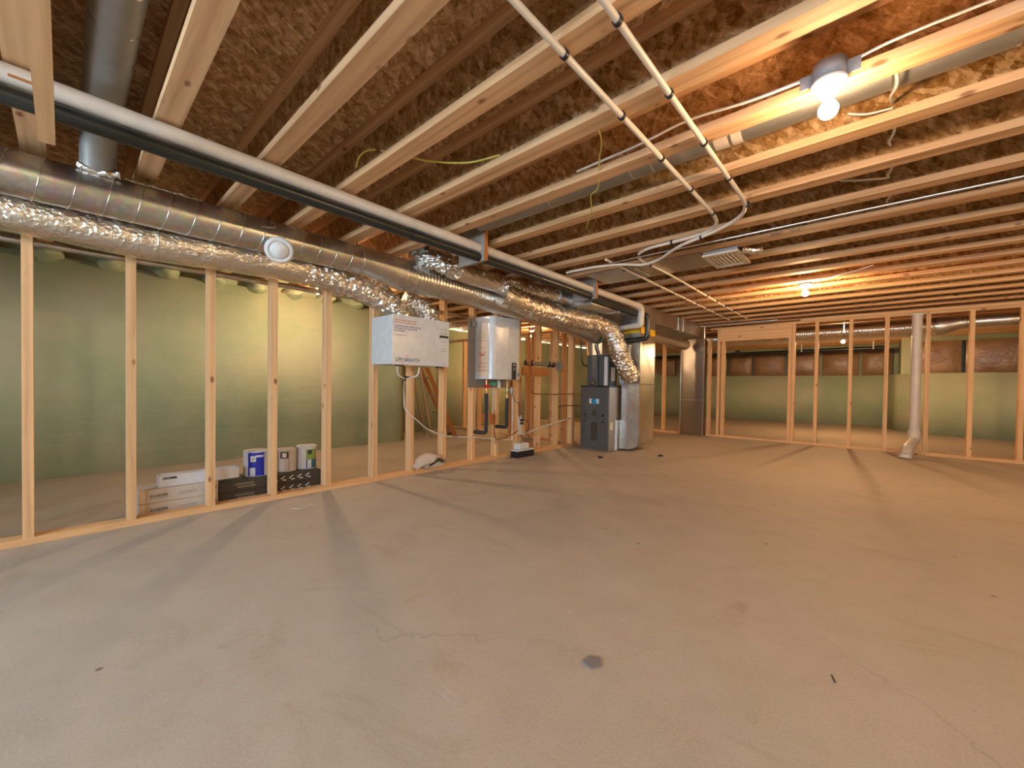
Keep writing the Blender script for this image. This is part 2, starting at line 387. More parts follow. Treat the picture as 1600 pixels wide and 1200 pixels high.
# foam blobs left around the joist ends over the left foam wall
# rim insulation behind plastic, bay by bay
xb = [-6.45, -5.8, -5.0, -4.2, -3.42, -2.75, -1.95, -1.15, -.35, .28]
for i in range(len(xb)-1):
    mb = MB(); g = 8; vs = []; x0, x1 = xb[i]+.03, xb[i+1]-.03
    for a in range(g+1):
        for b in range(g+1):
            u, v_ = a/g, b/g; q = Vector((x0+(x1-x0)*u, 0, 1.24+.68*v_))
            vs.append((q.x, 13.62-.10*math.sin(math.pi*u)**.5*math.sin(math.pi*v_)**.5+.02*noise.noise(q*6), q.z))
    fs = [(a*(g+1)+b, (a+1)*(g+1)+b, (a+1)*(g+1)+b+1, a*(g+1)+b+1) for a in range(g) for b in range(g)]
    mb.add(vs, fs, True); mb.box(x0, x1, 13.63, 13.74, 1.24, 1.92)
    single('insulation_batt', mb, 'vapour', ((x0+x1)/2, 13.62, 1.24),
           'brown insulation panel behind plastic on the far wall, %s from the foam corner' % ORD[len(xb)-2-i], 'insulation', 'rim insulation on the far wall')
for i, (x0, x1) in enumerate(((.55, 1.22), (1.28, 2.2), (2.26, 3.3))):
    mb = MB(); g = 8; vs = []
    for a in range(g+1):
        for b in range(g+1):
            u, v_ = a/g, b/g; q = Vector((x0+(x1-x0)*u, 0, 1.26+.66*v_))
            vs.append((q.x, 12.0-.06*math.sin(math.pi*u)**.5*math.sin(math.pi*v_)**.5+.02*noise.noise(q*6), q.z))
    mb.add(vs, [(a*(g+1)+b, (a+1)*(g+1)+b, (a+1)*(g+1)+b+1, a*(g+1)+b+1) for a in range(g) for b in range(g)], True)
    mb.box(x0, x1, 12.03, 12.2, 1.26, 1.92)
    single('insulation_batt', mb, 'vapour', ((x0+x1)/2, 12.0, 1.26),
           ['brown insulation panel beside the foam-covered corner of the nearer wall jog', 'brown insulation panel on the wall jog seen past the last two studs', 'brown insulation panel on the wall jog beyond the end of the stud wall'][i], 'insulation', 'rim insulation on the far wall')

# ------------------------------------------------------------ joists
FW = .088; FH = .038
def joist_proto():
    x0, x1 = XJ0, XR
    r = thing('floor_joist', '', 'joist', (0, 0, ZJ))
    part(r, 'bottom_flange', MB().box(x0, x1, -FW, 0, ZJ, ZJ+FH), 'lam_x', 'pale laminated lower flange')
    part(r, 'top_flange', MB().box(x0, x1, -FW, 0, ZC-FH, ZC), 'lam_x')
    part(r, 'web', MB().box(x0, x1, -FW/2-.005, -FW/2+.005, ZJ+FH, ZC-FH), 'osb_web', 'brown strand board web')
    return r
J0 = joist_proto(); joists = {}
for i, k in enumerate(range(-6, 33)):
    y = .355+.4105*k
    if i == 0: r = J0
    else:
        r = J0.copy(); C.objects.link(r)
        for ch in J0.children:
            c2 = ch.copy(); C.objects.link(c2); c2.parent = r
    r.location = (0, y, ZJ); joists[k] = r
    b = 'wooden I-joist'
    if k < 4: lab = '%s, %s one nearer than the big bare bulb' % (b, ORD[3-k])
    elif k == 4: lab = b+' carrying the big bare bulb in its grey box'
    elif k < 12: lab = '%s, %s one beyond the big bare bulb' % (b, ORD[k-5])
    elif k == 12: lab = b+' carrying the second bare bulb, above the room middle'
    elif k < 19: lab = '%s, %s one beyond the second bare bulb' % (b, ORD[k-13])
    else: lab = '%s, %s one past the top of the far stud wall' % (b, ORD[k-19])
    r['label'] = lab; r['group'] = 'I-joists of the basement ceiling'
text(joists[8], 'ink_stamp', '00967     12:12', .03, (-.62, 3.639-FW-.0008, ZJ+.006), '-Y', 'print_black')
# subfloor joint battens are part of the ceiling; rim blocks at the left ends
# ------------------------------------------------------------ stud walls
ZT = ZJ-.076
struct('trim_1', MB().box(XL-.089, XL, YB, 5.14, 0, .038), 'lumber_y', (XL, 1, 0), 'bottom plate of the left stud wall')
struct('trim_2', MB().box(XL-.089, XL, YB, 5.6, ZT, ZT+.037), 'lumber_y', (XL, 1, ZT), 'lower top plate of the left stud wall')
struct('trim_3', MB().box(XL-.089, XL, YB, 5.6, ZT+.039, ZJ), 'lumber_y', (XL, 1.3, ZT+.04), 'upper top plate of the left stud wall')
struct('trim_4', MB().box(-2.36, XR, YF, YF+.089, 0, .038), 'lumber_x', (0, YF, 0), 'bottom plate of the far stud wall')
struct('trim_5', MB().box(-6.4, -2.80, YF, YF+.089, 0, .038), 'lumber_x', (-4, YF, 0), 'bottom plate of the far stud wall behind the furnace')
struct('trim_6', MB().box(-2.30, XR, YF, YF+.089, ZT, ZT+.037), 'lumber_x', (0, YF, ZT), 'lower top plate of the far stud wall')
struct('trim_7', MB().box(-.95, XR, YF, YF+.089, ZT+.039, ZJ), 'lumber_x', (.6, YF, ZT+.04), 'upper top plate of the far stud wall')
def stud(x0, x1, y0, y1, label, group, z0=.038, z1=None):
    return single('wall_stud', MB().box(x0, x1, y0, y1, z0, z1 or ZT), 'lumber_z', ((x0+x1)/2, (y0+y1)/2, z0), label, 'stud', group)
LS = [-1.75, -1.35, -.94, -.535, -.131, .278, .680, 1.068, 1.476, 1.900, 2.292, 2.693, 3.11, 3.495, 3.885, 4.31, 4.715, 5.11]
LL = {-1.75: None, -1.35: None, -.94: None, -.535: None,
 -.131: 'knotty pine stud, nearest one in view on the left wall', .278: 'pine stud at the near end of the stacked beige cartons',
 .680: 'pine stud in front of where the beige and black cartons meet', 1.068: 'pine stud in front of the blue-labelled paint can',
 1.476: 'pine stud at the far end of the black cartons, under the left bulb', 1.900: 'pine stud beside the near end of the white ventilator box',
 2.292: 'pine stud under the white ventilator box with the looped hose on it', 2.693: 'pine stud at the far end of the white ventilator box, by the rag',
 3.11: 'pine stud behind the near end of the grey backing board', 3.495: 'short-looking pine stud under the white water heater',
 3.885: 'pine stud behind the small pump on the floor', 4.31: 'pine stud under the brass pipe manifold', 4.715: 'pine stud beside the small grey switch box', 5.11: 'last pine stud of the left wall, half behind the furnace'}
for y in LS:
    if y > 3.3: stud(XL-.089, XL, y-.019, y+.019, LL[y], 'studs of the left wall')
    else: stud(XL-.089, XL, y-.0205, y+.0205, LL[y] or 'pine stud of the left wall out of view, %s back from the frame edge' % ORD[[-.535, -.94, -1.35, -1.75].index(y)], 'studs of the left wall')
FS = [(-.734, 'first'), (-.318, 'second'), (.081, 'third'), (.498, 'fourth'), (.902, 'fifth'), (1.325, 'sixth'), (1.74, 'seventh'), (2.15, 'eighth'), (2.56, 'ninth'), (2.97, 'tenth')]
FX = ['next to the header opening', 'in line with the second bulb', 'just short of the white vent pipe', 'just past the white vent pipe', 'two past the white vent pipe', 'at the edge of view', 'beyond the edge of view', 'well beyond the edge of view', 'near the end wall', 'beside the end wall']
for (x, o_), e in zip(FS, FX): stud(x-.023, x+.023, YF, YF+.089, 'far wall pine stud %s, %s past the opening' % (e, o_), 'studs of the far wall')
stud(-2.185, -2.138, YF, YF+.089, 'tall king stud beside the header opening nearer the furnace', 'studs of the far wall')
stud(-2.110, -2.066, YF, YF+.089, 'shorter jack stud under the header end nearer the furnace', 'studs of the far wall', z1=1.735)
stud(-1.105, -1.062, YF, YF+.089, 'shorter jack stud under the header end nearer the vent pipe', 'studs of the far wall', z1=1.735)
stud(-1.058, -1.014, YF, YF+.089, 'tall king stud beside the header opening nearer the vent pipe', 'studs of the far wall')
stud(-2.345, -2.30, YF, YF+.089, 'pine stud right beside the shiny metal duct drop on the far wall', 'studs of the far wall', z1=1.80)
stud(-3.19, -3.145, YF, YF+.089, 'pine stud seen between the furnace duct and the metal drop', 'studs of the far wall', z1=1.80)
stud(-3.60, -3.555, YF, YF+.089, 'pine stud of the far wall hidden behind the furnace', 'studs of the far wall', z1=1.80)
single('door_header', MB().box(-2.136, -1.060, YF, YF+.085, 1.737, ZT-.002), 'lumber_x', (-1.6, YF, 1.737), 'wide solid pine header board over the framed doorway in the far wall', 'header')
# inner utility-room stud wall seen through the left wall
struct('trim_8', MB().box(-6.5, -3.50, 5.30, 5.389, 0, .038), 'lumber_x', (-5, 5.3, 0), 'bottom plate of the inner stud wall')
struct('trim_9', MB().box(-6.5, -3.50, 5.30, 5.389, 1.75, 1.79), 'lumber_x', (-5, 5.3, 1.75), 'top plate of the inner stud wall')
for i, x in enumerate((-3.56, -3.72, -3.95, -4.35, -4.47, -4.87, -5.27, -5.68, -6.1)):
    stud(x-.02, x+.02, 5.30, 5.389, 'lit inner pine stud seen through the left wall, %s behind the furnace side' % ORD[i], 'studs of the inner wall', z1=1.75)

# ------------------------------------------------------------ bare bulb lamps
def lamp(loc, label, glow='bulb_glow'):
    x, y, z = loc                     # z: underside of the box
    r = thing('bulb_lamp', label, 'lamp', loc, 'bare bulb lamps on the joists')
    mb = MB().lathe([(.0, .065), (.050, .065), (.052, .0), (.0, 0)], loc); part(r, 'junction_box', mb, 'boxgrey', 'grey plastic junction box')
    for sg in (-1, 1): part(r, 'mounting_ear', MB().obox((x+sg*.068, y+.005, z+.032), (1, 0, 0), (0, 1, 0), (0, 0, 1), .02, .003, .024), 'boxgrey')
    mb = MB().lathe([(.0, 0), (.054, 0), (.056, -.008), (.05, -.014), (.030, -.022), (.024, -.034), (.024, -.05), (.0, -.05)], loc); part(r, 'lampholder', mb, 'porcelain', 'white porcelain lampholder')
    mb = MB().lathe([(.013, -.05), (.015, -.062), (.019, -.07), (.013, -.07)], loc); part(r, 'bulb_neck', mb, 'white')
    b = MB().lathe([(.0, -.068)]+[(.0305*math.sin(math.pi*(i+1)/11), -.100+.0305*math.cos(math.pi*(i+1)/11)) for i in range(0, 10)]+[(.0, -.1305)], loc, n=16)
    part(r, 'glowing_bulb', b, glow, 'lit bulb glowing blue white')
    return r
lamp((-.155, 1.862, 2.012), 'big bare bulb in a grey box, biggest of the lit bulbs overhead', 'bulb_soft')
lamp((-.60, 5.33, 2.022), 'bare bulb farther along the joists, above the middle of the room', 'bulb_bright')
lamp((-.52, 10.1, 1.92), 'bare bulb glowing beyond the far stud wall behind the studs', 'bulb_brightest')
lamp((-4.60, 1.88, 2.0), 'bare bulb behind the left stud wall glaring beside a stud top')
lamp((-5.1, 6.2, 1.98), 'bare bulb lighting the inner stud wall behind the furnace', 'bulb_bright')
lamp((1.9, -.9, 2.012), 'added fill bulb on the joists behind the viewpoint')  # unseen lamp, added to brighten the room from behind the camera
lamp((2.5, 2.25, 2.022), 'added fill bulb out of view to the side, level with the big one', 'bulb_bright')  # outside the view, added to even out the light from the right
lamp((2.5, 5.33, 2.022), 'added fill bulb out of view to the side, level with the second one', 'bulb_bright')  # another added lamp on the right, unseen, lifts the overall brightness

# ------------------------------------------------------------ ducts
def rib_seam(root, x, z, r, y0, y1, pitch=.118, yoff=0):
    mb = MB(); pts = []; n = int((y1-y0)/pitch*36)
    for i in range(n+1):
        a = 2*math.pi*i/36; pts.append((x+(r+.0012)*math.cos(a), y0+pitch*i/36, z+(r+.0012)*math.sin(a)))
    mb.tube(pts, .0026, 5); part(root, 'lock_seam', mb, 'aluminium')
XD, ZD, RD = -3.05, 1.867, .106
r = thing('spiral_duct', 'long smooth round metal duct with spiral seams, ending in a widening cone', 'duct', (XD, 1, ZD))
part(r, 'duct_pipe', MB().tube([(XD, YB+.02, ZD), (XD, -.5, ZD), (XD, .5, ZD), (XD, 1.56, ZD)], RD, 56), 'galvanised')
rib_seam(r, XD, ZD, RD, YB+.05, 1.54)
part(r, 'reducer_cone', MB().tube([(XD, 1.545, ZD), (XD, 1.62, ZD), (XD, 1.93, ZD-.035), (XD, 2.04, ZD-.04)], [RD+.003, RD+.004, .134, .134], 56), 'galvanised')
for y, rr, zz in ((1.56, RD+.006, ZD), (1.93, .137, ZD-.035), (2.03, .137, ZD-.04)):
    part(r, 'crimped_collar', MB().tube([(XD, y-.008, zz), (XD, y-.003, zz), (XD, y+.003, zz), (XD, y+.008, zz)], [rr-.003, rr, rr, rr-.003], 48), 'aluminium')
pc = (XD+.074, .955, ZD-.076)
d = Vector((.86, -.17, -.46)).normalized()
mb = MB().lathe([(.0, -.02), (.052, -.02), (.05, .05), (.048, .065)], pc, d, 32); part(r, 'side_stub', mb, 'galvanised')
mb = MB().lathe([(.052, .058), (.080, .066), (.085, .076), (.077, .088), (.058, .086), (.0565, .078), (.054, .090), (.044, .098), (.0, .104)], pc, d, 40)
part(r, 'round_grille', mb, 'white', 'white round air valve disk on a stub')
mb = MB().tube(resample([(XD+.06, .925, ZD+.088), (XD+.095, .925, ZD+.04), (XD+.09, .83, ZD+.02)], .01), .012, 10, rf=lambda i, a, p, rr: rr*(1+.5*noise.noise(p*60)))
part(r, 'foil_tape', mb, 'foil')
# semi rigid ribbed duct
pts = resample(smooth_path([(XD, 2.03, 1.827), (XD, 2.5, 1.818), (XD, 3.2, 1.79), (-3.045, 4.0, 1.745), (-3.02, 4.6, 1.69), (-2.98, 4.99, 1.63)], 16), .0055)
mb = MB().tube(pts, .127, 56, rf=lambda i, a, p, rr: rr+.007*abs(math.sin(math.pi*i*.0055/.034+a*.1)))
r = thing('ribbed_duct', 'ribbed flexible metal duct running from the duct cone behind the foil hoses', 'duct', (XD, 3, 1.8)); part(r, 'ribbed_hose', mb, 'aluminium')
def flex(name, label, pts, rad, crinkle, seed=0, mat='foil', per=16, step=.007, n=72, lumps=.004, taper=None):
    P = resample(smooth_path(pts, per), step); m = len(P)
    R = [rad]*m if taper is None else [rad*taper(i/(m-1)) for i in range(m)]
    def rf(i, a, p, rr):
        t_ = i/(m-1); cz = crinkle(t_, a, p)
        q = Vector((i*step*24, math.cos(a)*2.2, math.sin(a)*2.2+seed))
        fold = abs(noise.noise(q))*2-.6
        q2 = Vector((i*step*70, math.cos(a)*6, math.sin(a)*6+seed)); f2 = abs(noise.noise(q2))
        return rr*(1+.03*noise.noise(p*7+Vector((seed, 0, 0))))+cz*(.020*fold+.020*f2-.006)+lumps*noise.noise(p*16)
    r = thing(name, label, 'duct', P[m//2]); part(r, 'foil_jacket', MB().tube(P, R, n, rf=rf), mat); return r, P
def up(p, a): return max(0, math.cos(a))
cr1 = lambda t_, a, p: max(.06, .95*max(0, math.cos(a-.0))**.5*(1 if math.cos(a) > 0 else 0)*(.65+.5*noise.noise(p*3)))*(1 if p.y < 1.15 else 1.15)+(.75 if p.y > 1.2 else 0)
XF, ZF = -3.235, 1.742
r, P_ = flex('foil_flex_duct', 'fat foil-wrapped duct hanging under the spiral duct, bending into the white ventilator', [(XF, YB+.05, ZF+.02), (XF, -1.2, ZF+.01), (XF, -.3, ZF), (XF, .35, ZF-.02), (XF, .75, ZF), (XF, 1.2, ZF), (XF, 1.5, 1.715), (XF+.01, 1.76, 1.665), (XF+.02, 1.92, 1.60), (XF+.03, 2.02, 1.51), (XF+.03, 2.03, 1.475)], .108, cr1, 1)
part(r, 'strap', MB().tube([(XF+.112*math.cos(t_*math.pi/10), .372, ZF-.012+.112*math.sin(t_*math.pi/10)) for t_ in range(21)], .004, 6), 'aluminium')
part(r, 'paper_tag', MB().obox((XF+.098, .52, ZF-.055), (0, 1, 0), (.35, 0, .94), (.94, 0, -.35), .035, .017, .001), 'label', 'small pale paper tag')
flex('foil_flex_duct', 'short crumpled foil duct rising from the far half of the white ventilator top', [(-3.20, 2.33, 1.475), (-3.20, 2.34, 1.52), (-3.21, 2.33, 1.57), (-3.24, 2.28, 1.62), (-3.27, 2.20, 1.65), (-3.29, 2.12, 1.665)], .092, lambda t_, a, p: 1.3, 4)
flex('foil_flex_duct', 'foil-wrapped duct just behind the white pipe, from elbow to metal collar',
     [(-2.98, 2.14, 1.985), (-2.88, 2.16, 1.975), (-2.81, 2.29, 1.925), (-2.79, 2.50, 1.895), (-2.79, 2.77, 1.89), (-2.79, 3.02, 1.893), (-2.78, 3.38, 1.905), (-2.75, 3.65, 1.918), (-2.73, 3.76, 1.92)], .086,
     lambda t_, a, p: 1.2 if (p.y < 2.35 or 2.85 < p.y < 3.1) else (.8*max(0, math.cos(a)) + (.3 if p.y > 3.4 else .02)), 9)
single('elbow_duct', MB().tube(bend([(-3.02, 2.10, 2.27), (-3.02, 2.10, 1.98), (-2.95, 2.10, 1.975)], .1, 8), .092, 32), 'galvanised', (-3.02, 2.1, 2.0), 'shiny metal elbow dropping between joists behind the white pipe', 'duct')
r, P_ = flex('foil_flex_duct', 'biggest foil-wrapped duct, sagging past the heater then dropping beside the furnace',
     [(-2.80, 2.93, 1.80), (-2.755, 3.1, 1.765), (-2.74, 3.35, 1.725), (-2.735, 3.7, 1.70), (-2.73, 4.2, 1.705), (-2.70, 4.55, 1.70), (-2.65, 4.76, 1.66), (-2.61, 4.87, 1.56), (-2.58, 4.93, 1.42), (-2.55, 5.0, 1.27), (-2.52, 5.10, 1.12), (-2.50, 5.21, 1.02)], .116,
     lambda t_, a, p: 1.0 if (p.z < 1.67) else (.15 + .9*max(0, math.cos(a))), 17)
for y_, c_ in ((3.75, (-2.735, 1.70)), (4.18, (-2.73, 1.705))):
    part(r, 'hanging_strap', MB().tube([(c_[0]+.124*math.cos(t_*math.pi/12-math.pi/2), y_, c_[1]+.124*math.sin(t_*math.pi/12-math.pi/2)) for t_ in range(25)], .003, 6), 'aluminium')
single('duct_collar', MB().tube([(-2.73, 3.72, 1.92), (-2.73, 3.965, 1.92)], .091, 40), 'galvanised', (-2.73, 3.84, 1.92), 'short pale metal collar where the upper foil duct meets the rectangular trunk', 'duct')

def plain_duct(name, mb, label, loc, seams=()):
    r = thing(name, label, 'duct', loc); part(r, 'sheet_metal_body', mb, 'galvanised', bevel=.004)
    for s in seams: part(r, 'cleat_seam', s, 'aluminium')
    return r
TZ0, TZ1 = 1.815, 2.025
plain_duct('trunk_duct', MB().box(-2.84, -2.40, 3.97, 7.90, TZ0, TZ1), 'long rectangular sheet metal trunk duct tight under the joists above the furnace', (-2.6, 6, TZ0),
  [MB().box(-2.845, -2.393, y-.006, y+.006, TZ0-.006, TZ1+.001) for y in (4.62, 6.62, 6.84)])
# tall return drop with rounded heel
poly = [(-2.66, .03), (-2.56, .03), (-2.49, .045), (-2.43, .085), (-2.405, .14), (-2.40, .2), (-2.40, TZ0-.003), (-2.70, TZ0-.003), (-2.70, .95), (-2.66, .9)]
r = thing('return_drop', 'tall rectangular sheet metal drop with a rounded foot beside the furnace', 'duct', (-2.55, 5.5, .03))
part(r, 'sheet_metal_body', MB().prism(poly, lambda a, b, t_: (a, 5.23+.49*t_, b)), 'galvanised')
part(r, 'cleat_seam', MB().box(-2.405, -2.394, 5.23, 5.72, .925, .937).box(-2.66, -2.394, 5.224, 5.23, .925, .937), 'aluminium')
part(r, 'corner_seam', MB().box(-2.406, -2.394, 5.224, 5.236, .15, 1.8), 'aluminium')
part(r, 'yellow_tape', MB().box(-2.64, -2.396, 5.2265, 5.2292, 1.625, 1.712).box(-2.3995, -2.396, 5.2292, 5.4, 1.625, 1.712).box(-2.3995, -2.396, 5.46, 5.71, 1.618, 1.704), 'yellow', 'band of bright yellow tape')
for (a, b) in (((5.25, 1.58), (5.70, .96)),): part(r, 'cross_crease', MB().tube([(-2.398, a[0] if False else 5.25, 1.58), (-2.398, 5.70, .96)], .0022, 6), 'aluminium')
# furnace
r = thing('furnace', 'dark grey upright furnace with a blue and white badge on the floor', 'furnace', (-2.92, 5.3, 0))
part(r, 'cabinet', MB().box(-3.15, -2.70, 4.965, 5.68, .004, .885), 'furnace_side', 'bronze grey cabinet side', bevel=.004)
mb = MB().box(-3.145, -2.705, 4.948, 4.964, .455, .88); part(r, 'upper_door', mb, 'furnace', bevel=.006)
mb = MB().box(-3.145, -2.705, 4.948, 4.964, .02, .450); part(r, 'lower_door', mb, 'furnace', bevel=.006)
b = part(r, 'badge', MB().box(-3.0, -2.85, 4.943, 4.947, .655, .72), 'white', 'blue and white maker badge')
part(b, 'badge_center', MB().lathe([(.0, .0), (.043, 0), (.043, .004), (0, .0045)], (-2.925, 4.943, .687), (0, -1, 0), 24), 'badge', 'round blue centre of the badge')
part(r, 'info_plate', MB().box(-2.975, -2.875, 4.9455, 4.9475, .14, .40), 'carton_black', 'dark printed plate')
part(r, 'info_plate', MB().box(-2.96, -2.90, 4.9455, 4.9475, .485, .57), 'carton_black', 'small dark plate')
for x in (-3.075, -2.785):
    for z in (.405, .495): part(r, 'screw_hole', MB().lathe([(0, .001), (.015, .001), (.015, .006), (0, .006)], (x, 4.948, z), (0, -1, 0), 16), 'black')
part(r, 'warning_label', MB().box(-2.6995, -2.698, 4.99, 5.07, .30, .40), 'label', 'pale warning label')
part(r, 'top_cap', MB().box(-3.152, -2.698, 4.95, 5.68, .886, .905), 'black')
r = thing('coil_cabinet', 'dark grey coil cabinet standing on top of the furnace', 'cabinet', (-2.92, 5.3, .906))
part(r, 'cabinet', MB().box(-3.09, -2.77, 5.02, 5.22, .906, 1.33), 'furnace', bevel=.004)
part(r, 'side_panel', MB().box(-2.769, -2.735, 5.02, 5.22, .906, 1.24), 'black', 'black side panel')
part(r, 'white_strip', MB().box(-2.80, -2.755, 4.985, 5.015, .906, 1.30), 'white', 'tall white plastic cover strip')
part(r, 'spec_label', MB().box(-2.7345, -2.732, 5.06, 5.17, .97, 1.16), 'label', 'pale printed label')
part(r, 'gauge', MB().lathe([(0, 0), (.022, 0), (.022, .02), (0, .022)], (-3.0, 5.018, .935), (0, -1, 0), 20), 'copper', 'small round copper-rimmed gauge')
single('supply_plenum', MB().box(-3.09, -2.86, 5.03, 5.6, 1.335, TZ0-.005), 'galvanised', (-2.95, 5.3, 1.335), 'sheet metal box joining coil cabinet and trunk, mostly behind the foil duct', 'duct')
r = thing('filter_rack', 'pale metal filter rack in the slot between furnace and return drop', 'filter rack', (-2.67, 5.2, 0))
part(r, 'rack_frame', MB().box(-2.697, -2.665, 5.13, 5.70, .005, .43), 'aluminium'); part(r, 'filter_door', MB().box(-2.698, -2.662, 5.118, 5.128, .01, .43), 'white', 'white strip door', bevel=.003)
part(r, 'rack_sleeve', MB().box(-2.660, -2.635, 5.16, 5.225, .03, .43), 'aluminium')
# gas, drain and refrigerant lines on the furnace top
single('refrigerant_line', MB().tube(bend([(-2.955, 4.99, 1.64), (-2.95, 5.0, 1.42), (-2.915, 4.995, 1.36), (-2.91, 4.99, .907)], .04), .013, 14), 'abs', (-2.93, 5, 1.2), 'thick black pipe dropping in front of the coil cabinet to the furnace top', 'pipe')
single('refrigerant_line', MB().tube(bend([(-3.20, 4.99, 1.80), (-3.18, 5.0, 1.30), (-3.14, 4.99, 1.19), (-3.07, 4.99, 1.18)], .04), .011, 12), 'abs', (-3.18, 5, 1.5), 'black hose dropping beside the coil cabinet and hooking at its side', 'hose')
single('copper_pipe', MB().tube(bend([(-3.10, 4.98, 1.78), (-3.08, 4.985, 1.45), (-3.07, 5.0, 1.335)], .03), .009, 12), 'copper', (-3.09, 5, 1.5), 'copper line rising from the coil cabinet behind the foil duct', 'pipe')
# ribbed return branch and wall stack at the far wall
pts = resample([(-2.60, 5.725, 1.69), (-2.60, 7.55, 1.66)], .006)
single('ribbed_duct', MB().tube(pts, .084, 36, rf=lambda i, a, p, rr: rr+.003*math.sin(2*math.pi*i*.006/.03)), 'aluminium', (-2.6, 6.6, 1.67), 'ribbed round duct under the trunk linking the return drop to the far metal stack', 'duct')
r = thing('duct_stack', 'flat shiny sheet metal stack standing at the far stud wall', 'duct', (-2.58, 7.9, 0))
part(r, 'sheet_metal_body', MB().box(-2.79, -2.375, 7.86, 8.05, .004, 1.79), 'sheet_mirror', bevel=.004)
part(r, 'cleat_seam', MB().box(-2.795, -2.37, 7.852, 7.86, .66, .672).box(-2.795, -2.785, 7.852, 7.86, 0.02, 1.78).box(-2.38, -2.37, 7.852, 7.86, .02, 1.78), 'aluminium')
# duct in the joist bay beside the near bulb
yb_, zb_ = 2.165, 2.155
r = thing('bay_duct', 'grey round duct lying in the joist bay just beyond the big bare bulb', 'duct', (0, yb_, zb_))
part(r, 'duct_pipe', MB().tube([(-2.3, yb_, zb_), (-1, yb_, zb_), (0, yb_, zb_), (XR-.2, yb_, zb_)], .078, 40), 'galv_dull')
for x in (-1.62, -1.05, -.93, -.55, .02, .33): part(r, 'joint_band', MB().tube([(x-.006, yb_, zb_), (x+.006, yb_, zb_)], .0805, 36), 'aluminium')
part(r, 'joint_band', MB().tube([(-.62, yb_, zb_), (-.50, yb_, zb_)], .0798, 36), 'label', 'taped joint')
# branch duct dropping from a bay to the spiral duct at the near end
r = thing('branch_duct', 'dull round branch duct dropping from a joist bay to the spiral duct', 'duct', (-2.7, .12, 2.1))
pts = bend([(-.9, .12, 2.135), (-2.85, .12, 2.12), (-3.02, .12, 1.98)], .12, 10)
part(r, 'duct_pipe', MB().tube(pts, .068, 36), 'galv_dull')
for x in (-1.5, -1.72, -1.94, -2.14, -2.34, -2.54): part(r, 'ring_seam', MB().tube([(x-.004, .12, 2.13), (x+.004, .12, 2.13)], .0705, 32), 'aluminium')
part(r, 'foil_tape', MB().tube(resample(smooth_path([(-2.98, .05, 1.975), (-2.97, .12, 1.955), (-2.96, .2, 1.965)], 6), .01), .022, 12, rf=lambda i, a, p, rr: rr*(1+.5*noise.noise(p*50))), 'foil')
single('foil_scrap', MB().tube(resample(smooth_path([(XD+.01, .22, ZD+.112), (XD, .34, ZD+.116), (XD+.01, .45, ZD+.113), (XD, .56, ZD+.114)], 8), .008), .014, 12, rf=lambda i, a, p, rr: rr*(1+.7*noise.noise(p*55))), 'foil', (XD, .4, ZD+.11), 'crumpled foil strip along the top of the spiral duct', 'foil')

# support boards with the pipes through them
def hboard(y, x0, x1, z0, z1, label, holes):
    r = thing('hanging_board', label, 'board', ((x0+x1)/2, y, z0))
    part(r, 'panel', MB().box(x0, x1-.006, y, y+.03, z0, z1), 'plyboard'); part(r, 'raw_edge', MB().box(x1-.006, x1, y-.001, y+.031, z0, z1), 'orange', 'raw brown edge')
    return r
hboard(2.17, -2.565, -2.262, 1.855, 2.29, 'grey board hanging from the joists with the white pipe passing through, nearer one', None)
hboard(3.84, -2.565, -2.268, 1.842, 2.29, 'grey board hanging from the joists with the white pipe passing through, nearer the furnace', None)
# PVC and ABS vent pipes
pv = [(-2.33, YB+.02, 1.995), (-2.33, 0, 1.985), (-2.33, 1.6, 1.968), (-2.33, 3.9, 1.945), (-2.288, 4.92, 1.93)]
r = thing('vent_pipe', 'long white plastic pipe under the joists, ending in an elbow above the furnace', 'pipe', (-2.33, 2, 1.96))
part(r, 'pipe_run', MB().tube(pv, .035, 32), 'pvc')
part(r, 'elbow', MB().tube(bend([(-2.289, 4.89, 1.93), (-2.285, 5.0, 1.917), (-2.31, 5.03, 1.715)], .09, 8), .041, 28), 'pvc')
part(r, 'elbow', MB().tube(bend([(-2.304, 5.022, 1.76), (-2.31, 5.03, 1.702), (-2.40, 5.035, 1.697)], .05, 6), .041, 28), 'pvc')
part(r, 'pipe_return', MB().tube([(-2.37, 5.033, 1.699), (-2.80, 5.05, 1.672)], .034, 28), 'pvc')
for y in (1.78, ): part(r, 'coupling', MB().tube([(-2.33, y, 1.9665), (-2.33, y+.09, 1.9655)], .0375, 28), 'pvc')
part(r, 'orange_stamp', MB().tube([(-2.33+.0352*math.cos(a), 2.92+.0*a, 1.9565+.0352*math.sin(a)) for a in (-.9, -.7, -.5, -.3)], .0012, 4), 'red', 'small orange-red stamp')
part(r, 'orange_stamp', MB().tube([(-2.33+.0358*math.cos(-.5), -.13, 1.987+.0358*math.sin(-.5)), (-2.33+.0358*math.cos(-.5), -.05, 1.986+.0358*math.sin(-.5))], .005, 6), 'orange', 'orange tape mark')
r = thing('drain_pipe', 'long glossy black plastic pipe right under the long white pipe', 'pipe', (-2.33, 2, 1.89))
bl = [(-2.33, YB+.02, 1.918), (-2.33, 0, 1.908), (-2.33, 3.3, 1.878), (-2.36, 4.6, 1.862), (-2.36, 5.10, 1.852), (-2.275, 5.165, 1.842), (-2.275, 5.17, 1.535), (-2.82, 5.12, 1.515)]
part(r, 'pipe_run', MB().tube(bl[:3]+bend(bl[3:], .06, 8), .0335, 28), 'abs')
part(r, 'coupling', MB().tube([(-2.33, 1.55, 1.893), (-2.33, 1.63, 1.893)], .0375, 28), 'abs')
single('support_cleat', MB().box(-2.44, -1.25, -.065, -.02, 1.822, 1.864), 'lumber_x', (-1.8, -.04, 1.84), 'short wooden cleat holding up the white and black pipes at the near end', 'cleat')
